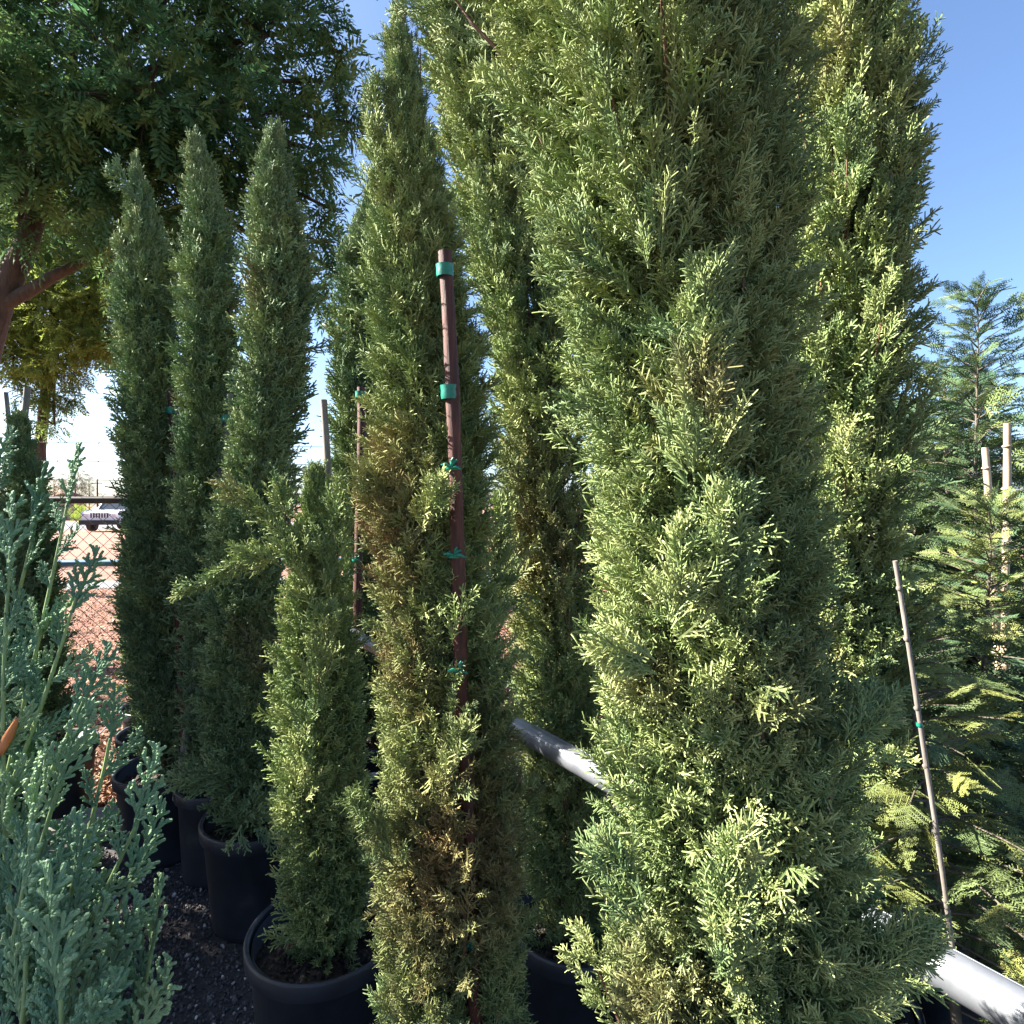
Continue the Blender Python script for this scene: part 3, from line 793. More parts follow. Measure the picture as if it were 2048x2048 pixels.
SG = 'stakes of the potted junipers'
def stk(a, b, r, m, lab, ties):
    """a: top pixel, b: bottom pixel with depth"""
    p1 = P(*a); p0 = P(*b)
    g = (p0.z-.34)/(p1.z-p0.z)      # go on down into the pot
    pb = p0 + (p0-p1)*max(g, 0)
    t = stake(pb, p1, r, m, lab, group=SG)
    ties_at(t, pb, p1, r, ties)
stk((722, 775, 2.90), (712, 1230, 2.90), .021, M['stake'], 'brown stake with a green tie left of the middle juniper, above the pipe end', [(790, 2.9, .03, 0), (1118, 2.9, .02, 1)])
stk((343, 782, 2.70), (348, 980, 2.70), .018, M['stake'], 'reddish stake inside the leftmost tall juniper', [(822, 2.70, .03, 0)])
stk((460, 787, 2.55), (402, 1214, 2.55), .018, M['graystake'], 'leaning grey brown stake in the middle juniper of the back row', [(838, 2.55, .035, 0), (1106, 2.55, .05, 1)])
stk((647, 800, 1.78), (655, 1000, 1.78), .0105, M['graystake'], 'grey stake rising above the short juniper against the white sky', [])
stk((56, 776, 3.10), (30, 960, 3.10), .017, M['graystake'], 'pale grey stake leaning at the left photo edge', [])
stk((13, 785, 3.3), (25, 960, 3.3), .012, M['graystake'], 'thin stake at the very left photo edge', [])
stk((1037, 700, 1.75), (1108, 1200, 1.78), .009, M['graystake'], 'thin pale stake along the left side of the dark leaning juniper', [])

# ------------------------------------------------------------------ foreground blue green juniper
def foreground_juniper():
    base = (-.74, .74)
    t = empty('juniper_shrub', (base[0], base[1], 0), 'blue green juniper with thick flat sprays in the left foreground', 'shrub')
    off = np.array([base[0], base[1], 0.])
    q = np.random.default_rng(33)
    stems = [  # root px,py,D -> tip px,py,D, reach of the side sprays
     (-80, 1900, .62, 140, 985, .70, 40), (20, 1950, .60, 20, 1100, .66, 60), (-60, 1500, .7, 70, 1050, .72, 60), (-60, 1750, .62, 150, 1195, .66, 40), (-120, 1300, .7, -5, 900, .74, 40),
     (40, 2050, .55, 225, 1440, .60, 35), (60, 2080, .52, 283, 1620, .56, 60), (100, 2150, .52, 262, 1760, .55, 60), (180, 2250, .5, 300, 1890, .55, 60),
     (-40, 1900, .58, 165, 1400, .62, 45), (0, 2000, .54, 130, 1520, .57, 60), (-40, 2100, .5, 60, 1650, .53, 90), (60, 2200, .48, 150, 1790, .5, 80),
     (-20, 2250, .47, 40, 1850, .48, 80), (140, 2300, .5, 210, 1960, .52, 70), (-100, 1500, .66, 90, 1250, .68, 60), 
     (90, 2300, .44, 110, 1950, .45, 80)]
    pts = []; ds = []; ups = []; ss = []
    st = MB()
    for (ax_, ay, aD, bx, by, bD, rch) in stems:
        a = np.array(P(ax_, ay, aD)); e = np.array(P(bx, by, bD)); m = (a+e)/2 + np.array([q.normal(0, .012), 0, -.01])
        L = np.linalg.norm(e-a)
        nrm = np.array([q.normal(0, .3), -1, q.normal(0, .3)])
        n = max(6, int(L/.034))
        for i in range(n):
            u = .15 + .85*(i+.5*q.random())/n
            c = (1-u)**2*a + 2*u*(1-u)*m + u*u*e
            tan = (1-u)*(m-a) + u*(e-m); tan /= np.linalg.norm(tan)
            lat = np.cross(tan, nrm); lat /= np.linalg.norm(lat)
            s = 1 if i % 2 else -1
            if i >= n-1: s = 0
            d = tan + lat*s*q.uniform(.42, .75) + q.normal(0, .12, 3)
            pts.append(c); ds.append(d); ups.append(np.cross(nrm+q.normal(0, .35, 3), d)*1.0)
            ss.append((.95-.45*u*(s != 0))*q.uniform(.55, .85)*(.7+rch/250))
        k = 7
        st.tube([tuple(((1-u)**2*a + 2*u*(1-u)*m + u*u*e)-off) for u in np.linspace(0, 1, k)], list(np.linspace(.0034, .0014, k)), 7, False)
    pts = np.array(pts); n = len(pts)
    scatter('sprays', pts-off, frame_euler(np.array(ds), np.array(ups)), np.array(ss), np.zeros(n), G['jun'], t, seed=2)
    m, nt, b, out = newmat('green_stem')
    nt.links.new(ramp(nt, noise(nt, 20), [(.3, (.13, .20, .08)), (.7, (.2, .28, .10))]), b.inputs['Base Color']); b.inputs['Roughness'].default_value = .5
    st.build('stems', m, t, kind='stuff')
    # the woody main stem and its one orange brown dead shoot
    w = MB(); w.tube([(0, 0, .3), (-.03, 0, .7), (-.05, -.05, 1.0), (-.03, -.08, 1.25)], [.016, .013, .01, .006], 8)
    w.build('trunk', M['bark'], t)
    p0 = P(-5, 1510, .63); p1 = P(30, 1440, .62); dd = MB()
    dd.tube([tuple(np.array(p0)-off), tuple(np.array((p0+p1)/2)-off), tuple(np.array(p1)-off)], [.004, .005, .002], 6)
    m2, nt, b, out = newmat('orange_dead_shoot'); nt.links.new(ramp(nt, noise(nt, 60), [(.3, (.42, .13, .05)), (.7, (.5, .2, .08))]), b.inputs['Base Color'])
    dd.build('dead_shoot', m2, t)
    pot(base[0]-.02, base[1], .17, .34, 'black pot of the foreground juniper, below the photo edge')
foreground_juniper()

# ------------------------------------------------------------------ galvanised pipes
def pipe(a, b, r, label, posts=(), flip=False):
    a = Vector(a); b = Vector(b)
    t = empty('steel_pipe', (a.x, a.y, 0), label, 'pipe', 'galvanised support pipes')
    mb = MB()
    o = Vector((a.x, a.y, 0))
    n = 16
    mb.tube([a-o+(b-a)*i/n for i in range(n+1)], r, 24)
    # seam ridges pressed along the tube
    d = (b-a).normalized(); side = d.cross(Vector((0, 0, 1))).normalized()
    for an in (35, 52, 118):
        v = side*math.cos(R(an)) + Vector((0, 0, 1))*math.sin(R(an))
        mb.tube([a-o+v*r*.985, b-o+v*r*.985], r*.045, 5)
    mb.build('tube', M['galv'], t)
    for f in posts:
        c = a+(b-a)*f-o
        pm = MB(); pm.tube([(c.x, c.y, 0), (c.x, c.y, c.z-r*.8)], r*.9, 16); pm.build('post', M['galv'], t)
        fm = MB(); fm.tube([c-d*.03, c+d*.03], r*1.12, 20, False); fm.build('clamp', M['galv'], t)
    return t
zp = .98
def pl(y, x0=.14, y0=1.47, k=-.648): return Vector((x0+(y-y0)*k, y, zp))
pipe(pl(2.92), pl(.30), .028, 'long galvanised pipe running behind the middle and bright junipers to the lower right corner', posts=(.28, .733))
def pl2(y): return Vector((1.555+(y-2.05)*-.62, y, zp))
pipe(pl2(3.6), pl2(.9), .030, 'galvanised pipe crossing between the redwoods at the right photo edge', posts=(.3,))
def pl3(y): return Vector((2.62+(y-3.26)*-.62, y, zp))
pipe(pl3(5.2), pl3(1.7), .026, 'distant galvanised pipe seen higher up between the redwoods', posts=(.4,))

# ------------------------------------------------------------------ redwoods on the right
def redwood(x, y, h, wmax, label, seed, tint=.0, lean=(0, 0), dens=1.0, sc=1.0, potr=.17, z0=.45, prof=.8):
    t = empty('redwood_sapling', (x, y, 0), label, 'tree', 'young redwoods in rows')
    q = np.random.default_rng(seed)
    tk = MB(); k = 12
    def axis(z):
        f = z/h; return np.array([lean[0]*f + .015*math.sin(z*4+seed), lean[1]*f + .015*math.cos(z*3+seed), z])
    tk.tube([tuple(axis(z)) for z in np.linspace(.28, h, k)], list(np.linspace(.013, .002, k)), 7)
    tk.build('trunk', M['greytwig'], t)
    pts = []; ds = []; ups = []; ss = []; br = MB()
    n = int((h-z0)/.019*dens)
    for i in range(n):
        z = z0 + (h-.03-z0)*((i+q.random())/n)
        f = (z-z0)/(h-z0)
        L = wmax*(1-f)**prof*q.uniform(.6, 1.1) + .05
        az = i*2.4+q.normal(0, .4)
        rise = -.05 + .75*f**2 + q.normal(0, .1)
        out = np.array([math.cos(az), math.sin(az), 0])
        a = axis(z); e = a + out*L + np.array([0, 0, rise*L]); m = a + out*L*.5 + np.array([0, 0, (rise+.18)*L*.5])
        nf = max(2, int(L/(.055 if y < 1.6 else .075)))
        for j in range(nf+1):
            u = .18 + .82*(j/nf)
            if j == nf: s = 0; u = .95
            else: s = 1 if j % 2 else -1
            c = (1-u)**2*a + 2*u*(1-u)*m + u*u*e
            tan = (1-u)*(m-a)+u*(e-m); tan /= np.linalg.norm(tan)
            lat = np.cross(tan, [0, 0, 1]); lat /= np.linalg.norm(lat)+1e-6
            d = tan + lat*s*q.uniform(.5, 1.1) + np.array([0, 0, q.normal(-.12, .18)])
            pts.append(c); ds.append(d); ups.append(np.array([0, 0, 1.]) + q.normal(0, .6, 3))
            ss.append(1.2*sc*min(1.0, .35+L*1.6)*q.uniform(.6, .95)*(1-.2*u))
        if L > .08:
            br.tube([tuple((1-u)**2*a + 2*u*(1-u)*m + u*u*e) for u in (0, .33, .66, .95)], [.0035, .0028, .002, .001], 4, False)
    for k2 in range(4):
        pts.append(axis(h-.02-.04*k2)); ds.append(np.array([q.normal(0, .25), q.normal(0, .25), 1])); ups.append(q.normal(0, 1, 3)); ss.append(.35+.08*k2)
    pts = np.array(pts); n = len(pts)
    tn = np.clip(tint*q.random(n)*2, 0, .9)
    scatter('foliage', pts, frame_euler(np.array(ds), np.array(ups)), ss, tn, G['red' if y < 1.6 else 'redf'], t, seed=seed)
    br.build('branches', M['greytwig'], t, kind='stuff')
    return t

RW = [
 (1.02, 1.30, 1.42, .34, 'redwood sapling with yellow lit sprays at the lower right, beside the leaning cane', 201, .35, (-.1, .12), 1.5, .85),
 (1.55, 2.00, 1.62, .42, 'redwood filling the right photo edge behind the second steel pipe', 203, .25, (.05, 0), 1.9, 1.0),
 (2.02, 2.58, 2.55, .52, 'tallest redwood at the right edge with its whorled tip against the sky', 205, .05, (-.02, .02), 1.4, 1.0),
 (2.30, 3.20, 2.35, .55, 'redwood right behind the tallest one, its top just under it', 207, .05, (0, 0), 1.5, 1.1),
 (2.15, 3.65, 2.30, .55, 'redwood with a bare pale tip left of the tallest one', 209, .05, (0, 0), 1.5, 1.1),
 (2.05, 3.05, 2.05, .50, 'mid height redwood in the middle of the right hand group', 211, .05, (0, 0), 1.5, 1.1),
 (2.35, 4.00, 2.42, .5, 'redwood next to the tall dark juniper, with a thin grey top', 213, .05, (0, 0), 1.4, 1.1),
 (1.55, 2.75, 1.70, .42, 'low redwood just right of the tall dark juniper', 215, .05, (0, 0), 1.6, 1.0),
 (3.20, 4.20, 2.6, .6, 'redwood at the back right, cut by the photo edge', 217, .05, (0, 0), 1.3, 1.2),
 (2.75, 4.95, 2.5, .6, 'redwood in the farthest row on the right', 219, .05, (0, 0), 1.2, 1.2),
 (1.42, 1.35, 1.12, .36, 'low dark redwood under the second pipe at the lower right edge', 221, .15, (0, 0), 1.7, .9),
 (1.22, 1.85, 1.30, .36, 'low redwood between the tall dark juniper and the leaning cane', 223, .1, (0, 0), 1.6, .9),
 (3.9, 5.2, 2.5, .6, 'farthest redwood, beyond the right photo edge', 225, .05, (0, 0), 1.2, 1.2),
]
for a in RW: redwood(*a)
for i, a in enumerate(RW[:4] + RW[10:12]):
    if i in (0,): continue
    x, y = a[0], a[1]
    pot(x, y, .16, .33, ['', 'black pot under the redwood at the right photo edge', 'black pot under the tallest redwood', 'black pot under the redwood behind the tallest one', 'black pot of the low redwood at the lower right edge', 'black pot of the low redwood by the leaning cane'][i])
BG = 'bamboo canes among the redwoods'
def cane(a, b, r, lab, m='bamboo', tie=()):
    p1 = P(*a); p0 = P(*b)
    t = stake(p0, p1, r, M[m], lab, name='bamboo_cane', nodes=True, group=BG)
    ties_at(t, p0, p1, r, tie)
cane((2013, 847, 2.2), (2006, 1500, 2.2), .0125, 'pale upright cane with a green tie near the right photo edge', tie=[(1190, 2.2, .02, 1)])
cane((1969, 895, 2.3), (2005, 1480, 2.3), .0125, 'tan cane leaning left beside the pale upright cane')
cane((1791, 1122, 1.18), (1912, 1900, 1.18), .0046, 'thin grey leaning cane beside the low redwood right of the bright juniper', 'graystake', tie=[(1450, 1.18, .008, 0)])
cane((1804, 935, 3.4), (1806, 1250, 3.4), .0095, 'short grey cane just right of the tall dark juniper', 'graystake')
cane((1833, 941, 3.6), (1822, 1260, 3.6), .0095, 'thin brown cane, second from the tall dark juniper')
cane((1892, 918, 3.0), (1903, 1300, 3.0), .009, 'thin grey cane midway between the tall juniper and the tan cane', 'graystake')

# ------------------------------------------------------------------ chain link fence
def fence():
    a = Vector((-9.0, 3.35, 0)); b = Vector((7.0, 5.4, 0))
    d = (b-a); L = d.length; ang = math.atan2(d.y, d.x)
    t = empty('chain_link_fence', (a.x, a.y, 0), 'dark chain link fence with a steel top rail and barbed wire above', 'fence', None, ang)
    top = 1.635
    mb = MB(); mb.tube([(0, 0, top), (L, 0, top)], .025, 16); mb.build('top_rail', M['darksteel'], t)
    mb = MB(); mb.tube([(0, 0, .08), (L, 0, .08)], .004, 6); mb.build('tension_wire', M['wire'], t)
    pm = MB(); pm.tube([(0, .03, 0), (0, .03, top+.03)], .03, 14)
    arm = MB(); arm.tube([(0, .03, top+.02), (0, .06, top+.42)], .011, 8)
    pme = pm.mesh('post', M['darksteel']); ame = arm.mesh('arm', M['darksteel'])
    for x in (.1, 3.3, 6.53, 9.75, 12.95):
        o = bpy.data.objects.new('post', pme); COL.objects.link(o); o.parent = t; o.location = (x, 0, 0)
        o2 = bpy.data.objects.new('arm', ame); COL.objects.link(o2); o2.parent = o
    w = .0425; hgt = .084
    zz = []; z = .06; i = 0
    while z <= top + .022:
        zz.append((w*.5*.97 if i % 2 else -w*.5*.97, (.003 if i % 2 else -.003), z)); z += hgt/2; i += 1
    # knuckled top end
    zz.append((zz[-1][0]+.012, 0, zz[-1][2]+.022)); zz.append((zz[-1][0]+.010, 0, zz[-1][2]-.006))
    wm = MB(); wm.tube(zz, .0026, 4, False)
    wme = wm.mesh('wire', M['wire'])
    wm2 = MB(); wm2.tube([(-p[0], -p[1], p[2]) for p in zz], .0026, 4, False); wme2 = wm2.mesh('wire', M['wire'])
    n = int(L/w)
    x0 = 4.0
    for k in range(int(x0/w), min(n, int(x0/w)+290)):
        o = bpy.data.objects.new('wire', wme if k % 2 else wme2); COL.objects.link(o); o.parent = t; o.location = (k*w, 0, 0)
    for i2, (yy, zt) in enumerate(((.038, top+.14), (.048, top+.27), (.058, top+.40))):
        bm = MB(); pts = []
        for k in range(0, 81): pts.append((L*k/80, yy, zt-.012*math.sin(math.pi*((k*L/80-.4) % 2.8)/2.8)))
        bm.tube(pts, .0022, 5, False)
        for k in range(int(L/.13)):
            x = .065 + k*.13; j = int(x/L*80); zb = zt-.012*math.sin(math.pi*((x-.4) % 2.8)/2.8)
            for s in (-1, 1):
                bm.tube([(x-.006*s, yy-.014, zb-.014*s), (x+.006*s, yy+.014, zb+.014*s)], .0014, 3, False)
        bm.build('barbed_wire', M['wire'], t)
fence()
# horizontal blue grey rail in front of the fence
M['blue'] = mat_noise('sky_tinted_steel', [(0.3, (0.07, 0.14, 0.25)), (0.7, (0.11, 0.20, 0.33))], 8, .4, metal=.2)  # blue of the reflected sky put into the steel's base colour
rt_ = empty('metal_rail', (-4.4, 3.55, 0), 'bluish steel rail running level in front of the chain link fence', 'rail')
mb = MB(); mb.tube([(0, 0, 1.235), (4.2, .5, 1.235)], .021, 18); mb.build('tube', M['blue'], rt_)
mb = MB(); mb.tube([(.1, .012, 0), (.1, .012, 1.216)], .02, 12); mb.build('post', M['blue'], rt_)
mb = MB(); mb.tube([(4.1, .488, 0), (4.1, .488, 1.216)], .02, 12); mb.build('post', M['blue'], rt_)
# concrete block and the cable by the pots
cb = empty('concrete_block', (-2.10, 2.93, 0), 'pale concrete block on the ground between two black pots', 'block', None, R(14))
mb = MB()
bb = .008
vs = [(-.13, -.09, 0), (.13, -.09, 0), (.13, .09, 0), (-.13, .09, 0), (-.13, -.09, .06), (.13, -.09, .06), (.13, .09, .06), (-.13, .09, .06), (-.13+bb, -.09+bb, .07), (.13-bb, -.09+bb, .067), (.13-bb, .09-bb, .07), (-.13+bb, .09-bb, .072)]
mb.add(vs, [(0, 1, 5, 4), (1, 2, 6, 5), (2, 3, 7, 6), (3, 0, 4, 7), (4, 5, 9, 8), (5, 6, 10, 9), (6, 7, 11, 10), (7, 4, 8, 11), (8, 9, 10, 11)])
o = mb.build('slab', M['concrete'], cb)
mb = MB(); mb.tube([P(168, 1497, 3.2), P(190, 1475, 3.25), P(222, 1443, 3.35)], .003, 6)
tag(mb.build('cable', M['galv']), 'thin pale cable slanting between two pots in front of the fence', 'cable')

# ------------------------------------------------------------------ broadleaf trees behind the fence
def broad_tree(name, trunk_pts, radii, blobs, n, label, seed, sc=1.0, tint=0., group='broadleaf trees behind the fence', limbs=()):
    """blobs: (x, y, z, rx, ry, rz, weight, tint)"""
    base = trunk_pts[0]
    t = empty(name, (base[0], base[1], 0), label, 'tree', group)
    off = np.array([base[0], base[1], 0.])
    q = np.random.default_rng(seed)
    mb = MB(); mb.tube([tuple(np.array(p)-off) for p in trunk_pts], radii, 14); mb.build('trunk', M['bark'], t)
    lb = MB()
    top = np.array(trunk_pts[-1])
    for l, r0 in limbs:
        lb.tube([tuple(np.array(p)-off) for p in l], list(np.linspace(r0, r0*.35, len(l))), 10)
    W = np.array([b[6] for b in blobs]); W = W/W.sum()
    P_, D_, U_, Tn = [], [], [], []
    for bi, b in enumerate(blobs):
        c = np.array(b[:3]); rr = np.array(b[3:6])
        # twigs inside the blob, each carrying a rosette of leaves
        nt_ = max(4, int(n*W[bi]/9))
        v = q.normal(0, 1, (nt_, 3)); v /= np.linalg.norm(v, axis=1, keepdims=True)
        rad = q.random((nt_, 1))**(1/2.2)
        tip = c + v*rr*rad
        lb.tube([tuple(top-off), tuple((top+c)/2-off+np.array([0, 0, .2])), tuple(c-off)], [.05, .03, .015], 6, False)
        for i in range(nt_):
            if i % 3 == 0: lb.tube([tuple(c-off+(tip[i]-c)*.1), tuple(c-off+(tip[i]-c)*.6+np.array([0, 0, .05])), tuple(tip[i]-off)], [.012, .008, .003], 4, False)
        for k in range(9):
            dd = v*.7 + q.normal(0, .75, (nt_, 3)) + np.array([0, 0, -.1])
            P_.append(tip + q.normal(0, .05, (nt_, 3)) - v*.05*k*.4); D_.append(dd)
            U_.append(np.array([0, 0, 1.0]) + q.normal(0, .5, (nt_, 3)))
            Tn.append(np.clip(b[7] + q.normal(0, .12, nt_), 0, 1))
    pt = np.concatenate(P_); d = np.concatenate(D_); u = np.concatenate(U_); tn = np.concatenate(Tn)
    scatter('crown', pt-off, frame_euler(d, u), sc*q.uniform(.7, 1.2, len(pt)), tn, G['leaf'], t, seed=seed)
    lb.build('limbs', M['bark'], t, kind='stuff')
    return t

def blobs_px(lst, wscale=1):
    out = []
    for px, py, D, r, dz, w, tn in lst:
        p = P(px, py, D); rr = r/F*D
        out.append((p.x, p.y, p.z, rr, rr*dz, rr*.85, w*(r/100)**2, tn))
    return out
near = blobs_px([
 (60, 60, 5.6, 190, 1.2, 1, .0), (330, 40, 5.8, 190, 1.2, 1, .05), (540, 80, 6.0, 130, 1.2, 1, .08), (650, 170, 6.0, 85, 1.2, 1, .1), (630, 60, 6.1, 70, 1.2, .7, .05),
 (90, 250, 5.4, 170, 1.2, 1, .0), (300, 220, 5.4, 170, 1.2, 1.1, .05), (480, 250, 5.8, 150, 1.2, 1, .05), (620, 300, 6.0, 90, 1.2, .9, .1), (590, 400, 6.1, 70, 1.2, .7, .1), (690, 110, 6.2, 40, 1, .6, .1), (700, 250, 6.2, 34, 1, .6, .1),
 (60, 400, 5.6, 110, 1.1, 1, .05), (200, 400, 5.6, 120, 1.1, 1, .05), (370, 400, 5.9, 120, 1.1, 1, .05), (500, 420, 6.1, 90, 1.1, .9, .05), (640, 490, 6.3, 50, 1.1, .8, .05), (690, 560, 6.4, 40, 1.1, .7, .05), (650, 600, 6.4, 24, 1.1, .6, .05),
 (420, 560, 6.6, 90, 1, .7, .1), (210, 540, 6.6, 70, 1, .6, .1), (340, 640, 6.9, 60, 1, .5, .15), (660, 420, 6.2, 40, 1, .7, .05),
 (-200, 100, 5.6, 260, 1.2, .8, 0), (-250, 400, 5.8, 200, 1.2, .7, 0), (200, -250, 6, 300, 1.3, .8, 0), (-150, -350, 6.4, 320, 1.3, .7, 0), (520, -160, 6.2, 160, 1.2, .8, .05),
])
tb = P(-60, 700, 5.9)
broad_tree('broadleaf_tree', [(tb.x-.1, tb.y, 0), (tb.x-.08, tb.y, 1.2), tuple(P(-45, 760, 5.9)), tuple(P(5, 600, 5.9)), tuple(P(55, 500, 5.9)), tuple(P(90, 400, 5.8)), tuple(P(140, 250, 5.8))], [.19, .17, .14, .115, .10, .07, .05],
  near, 8200, 'large dark broadleaf tree overhanging the junipers at the upper left', 301, sc=1.3,
  limbs=[([P(0, 615, 5.9), P(60, 585, 5.9), P(110, 555, 5.95), P(160, 530, 6.0), P(230, 470, 6.1), P(330, 380, 6.2)], .07), ([P(10, 600, 5.9), P(-20, 520, 5.9), P(-60, 420, 5.9)], .07), ([P(60, 495, 5.9), P(40, 400, 5.9), P(30, 260, 5.7)], .05)])
back = blobs_px([
 (60, 600, 10.5, 120, 1, 1, .85), (170, 640, 10.5, 110, 1, 1, .8), (30, 710, 10.3, 70, 1, 1, .85), (120, 720, 10.3, 70, 1, 1, .8), (225, 700, 10.4, 50, 1, 1, .8), (230, 580, 10.8, 90, 1, .8, .7), (-60, 620, 10.5, 110, 1, 1, .8), (100, 520, 11, 120, 1, .8, .7),
 (330, 560, 11.2, 120, 1, .6, .5), (90, 800, 10.4, 30, 1, .8, .5), (110, 850, 10.4, 20, 1, .6, .4), (0, 480, 11, 120, 1, .8, .7), (140, 430, 11.4, 140, 1, .8, .5), (110, 790, 10.5, 44, 1, .8, .5)])
tb = P(84, 1000, 10.6)
broad_tree('broadleaf_tree', [(tb.x, tb.y, 0), (tb.x, tb.y, 1.2), tuple(P(80, 900, 10.6)), tuple(P(92, 800, 10.6)), tuple(P(110, 700, 10.6))], [.13, .11, .095, .08, .07],
  back, 9000, 'yellow green sunlit tree farther back, seen below the dark overhanging crown', 303, sc=1.15)

# trees left of the camera that shade the foreground sprays and the left pots
G['leafy'] = G['leaf']
def shade_tree(x, y, h, r, label, seed, zc):
    q = np.random.default_rng(seed)
    bl = [(x+q.normal(0, r*.35), y+q.normal(0, r*.35), zc+(h-zc)*u, r, r, r*.9, 1, .05) for u in (.1, .3, .5, .7, .9) for _ in range(2)]
    broad_tree('broadleaf_tree', [(x, y, 0), (x+.02, y, zc*.5), (x, y, zc), (x, y, h*.8)], [.06, .05, .04, .02], bl, 3000, label, seed, sc=.8, group='trees beside the left pots, outside the picture')
shade_tree(-2.05, .78, 2.3, .48, 'bushy tree left of the camera beside the foreground juniper', 401, .8)
shade_tree(-3.4, 1.8, 2.2, .5, 'bushy tree left of the pots, outside the picture', 403, .8)
shade_tree(-4.0, 2.4, 3.2, .55, 'bushy tree by the fence, outside the picture', 405, .8)

shade_tree(-6.9, 5.0, 2.5, .35, 'small bushy tree beyond the fence whose shade crosses the leaf litter', 407, 1.6)
shade_tree(-12.6, 7.6, 4.6, .9, 'round tree farther left beyond the fence, outside the picture', 409, 2.6)
shade_tree(-18.5, 17.0, 5.0, 1.4, 'broad tree left of the path beyond the fence, outside the picture', 411, 3.0)
# ------------------------------------------------------------------ far things
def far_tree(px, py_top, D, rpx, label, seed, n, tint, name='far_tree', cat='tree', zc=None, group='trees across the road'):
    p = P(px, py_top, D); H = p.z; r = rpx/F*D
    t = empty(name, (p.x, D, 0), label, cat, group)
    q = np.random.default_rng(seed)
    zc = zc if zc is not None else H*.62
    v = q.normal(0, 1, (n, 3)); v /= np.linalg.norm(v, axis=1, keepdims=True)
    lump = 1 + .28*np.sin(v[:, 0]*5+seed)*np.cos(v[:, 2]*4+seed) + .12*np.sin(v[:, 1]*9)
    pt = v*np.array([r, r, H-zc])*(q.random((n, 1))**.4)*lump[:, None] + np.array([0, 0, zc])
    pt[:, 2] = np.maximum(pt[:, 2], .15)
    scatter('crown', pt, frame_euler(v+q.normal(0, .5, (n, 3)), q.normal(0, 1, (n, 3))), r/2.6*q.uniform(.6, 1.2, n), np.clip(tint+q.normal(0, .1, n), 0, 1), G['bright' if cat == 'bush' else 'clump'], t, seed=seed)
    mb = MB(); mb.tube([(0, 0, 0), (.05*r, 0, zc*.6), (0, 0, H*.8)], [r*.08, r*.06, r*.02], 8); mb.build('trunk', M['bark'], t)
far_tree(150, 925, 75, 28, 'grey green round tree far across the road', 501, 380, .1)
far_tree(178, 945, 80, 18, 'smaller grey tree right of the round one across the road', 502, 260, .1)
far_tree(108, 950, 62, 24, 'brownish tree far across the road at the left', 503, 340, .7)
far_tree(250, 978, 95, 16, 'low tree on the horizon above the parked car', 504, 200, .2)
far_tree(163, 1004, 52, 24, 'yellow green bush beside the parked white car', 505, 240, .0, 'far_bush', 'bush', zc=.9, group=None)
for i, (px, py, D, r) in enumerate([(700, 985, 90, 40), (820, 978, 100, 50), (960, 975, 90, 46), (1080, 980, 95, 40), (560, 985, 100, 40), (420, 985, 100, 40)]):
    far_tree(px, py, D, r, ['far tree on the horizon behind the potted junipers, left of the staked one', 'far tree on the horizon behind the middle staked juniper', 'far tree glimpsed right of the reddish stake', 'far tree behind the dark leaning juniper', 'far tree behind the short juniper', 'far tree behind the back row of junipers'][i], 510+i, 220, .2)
up = empty('utility_pole', tuple(P(195, 1010, 70).xy) + (0,), 'thin dark utility pole far across the road', 'pole')
mb = MB(); mb.tube([(0, 0, 0), (0, 0, 4.6)], [.11, .08], 8); mb.build('shaft', M['bark'], up)
mb = MB(); mb.box((-.6, -.05, 4.1), (.6, .05, 4.2)); mb.build('crossarm', M['bark'], up)

def house():
    x, y = P(40, 1010, 62).xy
    t = empty('house', (x, y, 0), 'low tan building across the road behind the fence', 'building')
    mb = MB(); mb.box((-4, 0, 0), (2.6, 6, 2.3)); mb.build('wall', M['stucco'], t)
    mb = MB(); mb.add([(-4.4, -.4, 2.3), (3.0, -.4, 2.3), (3.0, 6.4, 2.3), (-4.4, 6.4, 2.3), (-4.4, 3, 3.1), (3.0, 3, 3.1)], [(0, 1, 5, 4), (2, 3, 4, 5), (0, 4, 3), (1, 2, 5), (3, 2, 1, 0)]); mb.build('roof', M['rooft'], t)
    for xx in (-3.2, -1.2, .9):
        f = MB(); f.box((xx, -.04, .9), (xx+.9, .02, 1.8)); fo = f.build('window', M['tagw'], t)
        g = MB(); g.box((xx+.07, -.055, .97), (xx+.83, -.03, 1.73)); g.build('pane', M['glass'], fo)
    d = MB(); d.box((2.05-.25, -.05, 0), (2.55, .02, 2.0)); d.build('door', M['rooft'], t)
house()
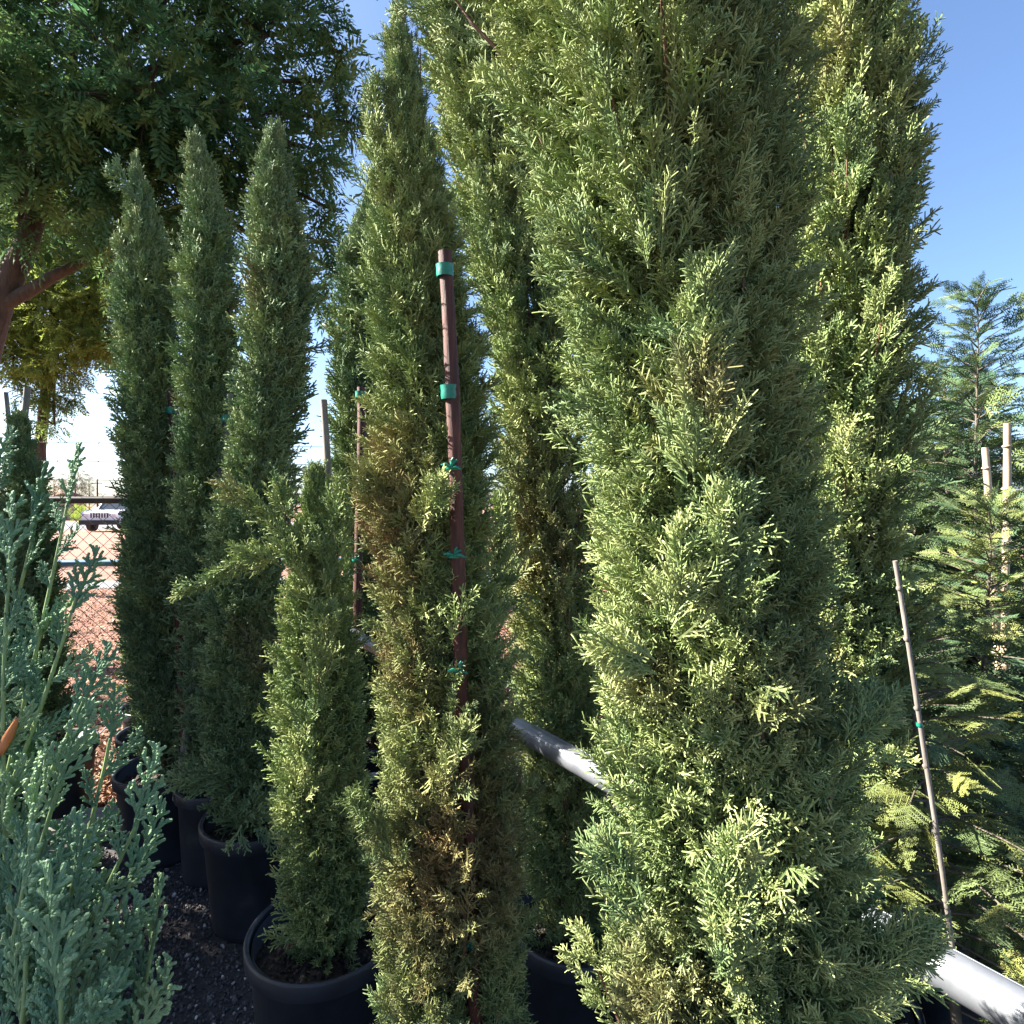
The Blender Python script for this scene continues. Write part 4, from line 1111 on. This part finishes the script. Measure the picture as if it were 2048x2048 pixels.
def car():
    x, y = P(247, 1010, 38).xy
    t = empty('parked_car', (x, y, .012), 'white boxy car facing the fence, parked across the road', 'car', None, R(4))
    t.scale = (1.15, 1.15, 1.15)
    # nose looks to -Y
    def ext(prof, w, y_taper=None):
        mb = MB(); n = len(prof)
        vs = [(-w/2, p[0], p[1]) for p in prof] + [(w/2, p[0], p[1]) for p in prof]
        fs = [tuple(range(n)), tuple(range(2*n-1, n-1, -1))] + [(i, (i+1) % n, n+(i+1) % n, n+i) for i in range(n)]
        fs = [f[::-1] for f in fs]
        mb.add(vs, fs); return mb
    b = ext([(-2.1, .45), (-2.12, .95), (-2.0, 1.02), (-.9, 1.12), (2.1, 1.12), (2.15, .45)], 1.82)
    o = b.build('body', M['carpaint'], t); bv = o.modifiers.new('bevel', 'BEVEL'); bv.width = .05; bv.segments = 3
    b = MB()
    vs = [(-.86, -.85, 1.12), (.86, -.85, 1.12), (.86, 2.05, 1.12), (-.86, 2.05, 1.12), (-.74, -.35, 1.72), (.74, -.35, 1.72), (.74, 1.95, 1.72), (-.74, 1.95, 1.72)]
    b.add(vs, [(0, 1, 5, 4), (1, 2, 6, 5), (2, 3, 7, 6), (3, 0, 4, 7)]); b.build('windscreen', M['glass'], t)
    b = MB(); b.box((-.78, -.42, 1.7), (.78, 2.0, 1.78)); b.build('roof', M['carpaint'], t)
    for sx in (-1, 1):
        b = MB(); b.tube([(sx*.87, -.87, 1.1), (sx*.75, -.36, 1.74)], .035, 6); b.build('pillar', M['carpaint'], t)
        b = MB(); b.tube([(sx*.87, .5, 1.1), (sx*.76, .5, 1.74)], .035, 6); b.build('pillar', M['carpaint'], t)
        b = MB(); b.box((sx*1.0-.09, -.75, 1.12), (sx*1.0+.09, -.66, 1.28)); b.build('mirror', M['carpaint'], t)
        b = MB(); b.tube([(sx*.68, -2.14, .84), (sx*.68, -2.11, .84)], .10, 16); b.build('headlight', M['lamp'], t)
        for yy in (-1.35, 1.35):
            b = MB(); b.tube([(sx*.72, yy, .37), (sx*.95, yy, .37)], .37, 20); w = b.build('wheel', M['rubber'], t)
            b = MB(); b.tube([(sx*.94, yy, .37), (sx*.965, yy, .37)], .21, 14); b.build('rim', M['galv'], w)
    b = MB(); b.box((-.5, -2.135, .70), (.5, -2.10, .98)); g = b.build('grille', M['carpaint'], t)
    for k in range(7):
        s = MB(); s.box((-.46+k*.135, -2.145, .72), (-.46+k*.135+.075, -2.13, .96)); s.build('slot', M['ink'], g)
    b = MB(); b.box((-.95, -2.28, .36), (.95, -2.10, .60)); o = b.build('bumper', M['rubber'], t)
car()
print('objects', len(bpy.data.objects))
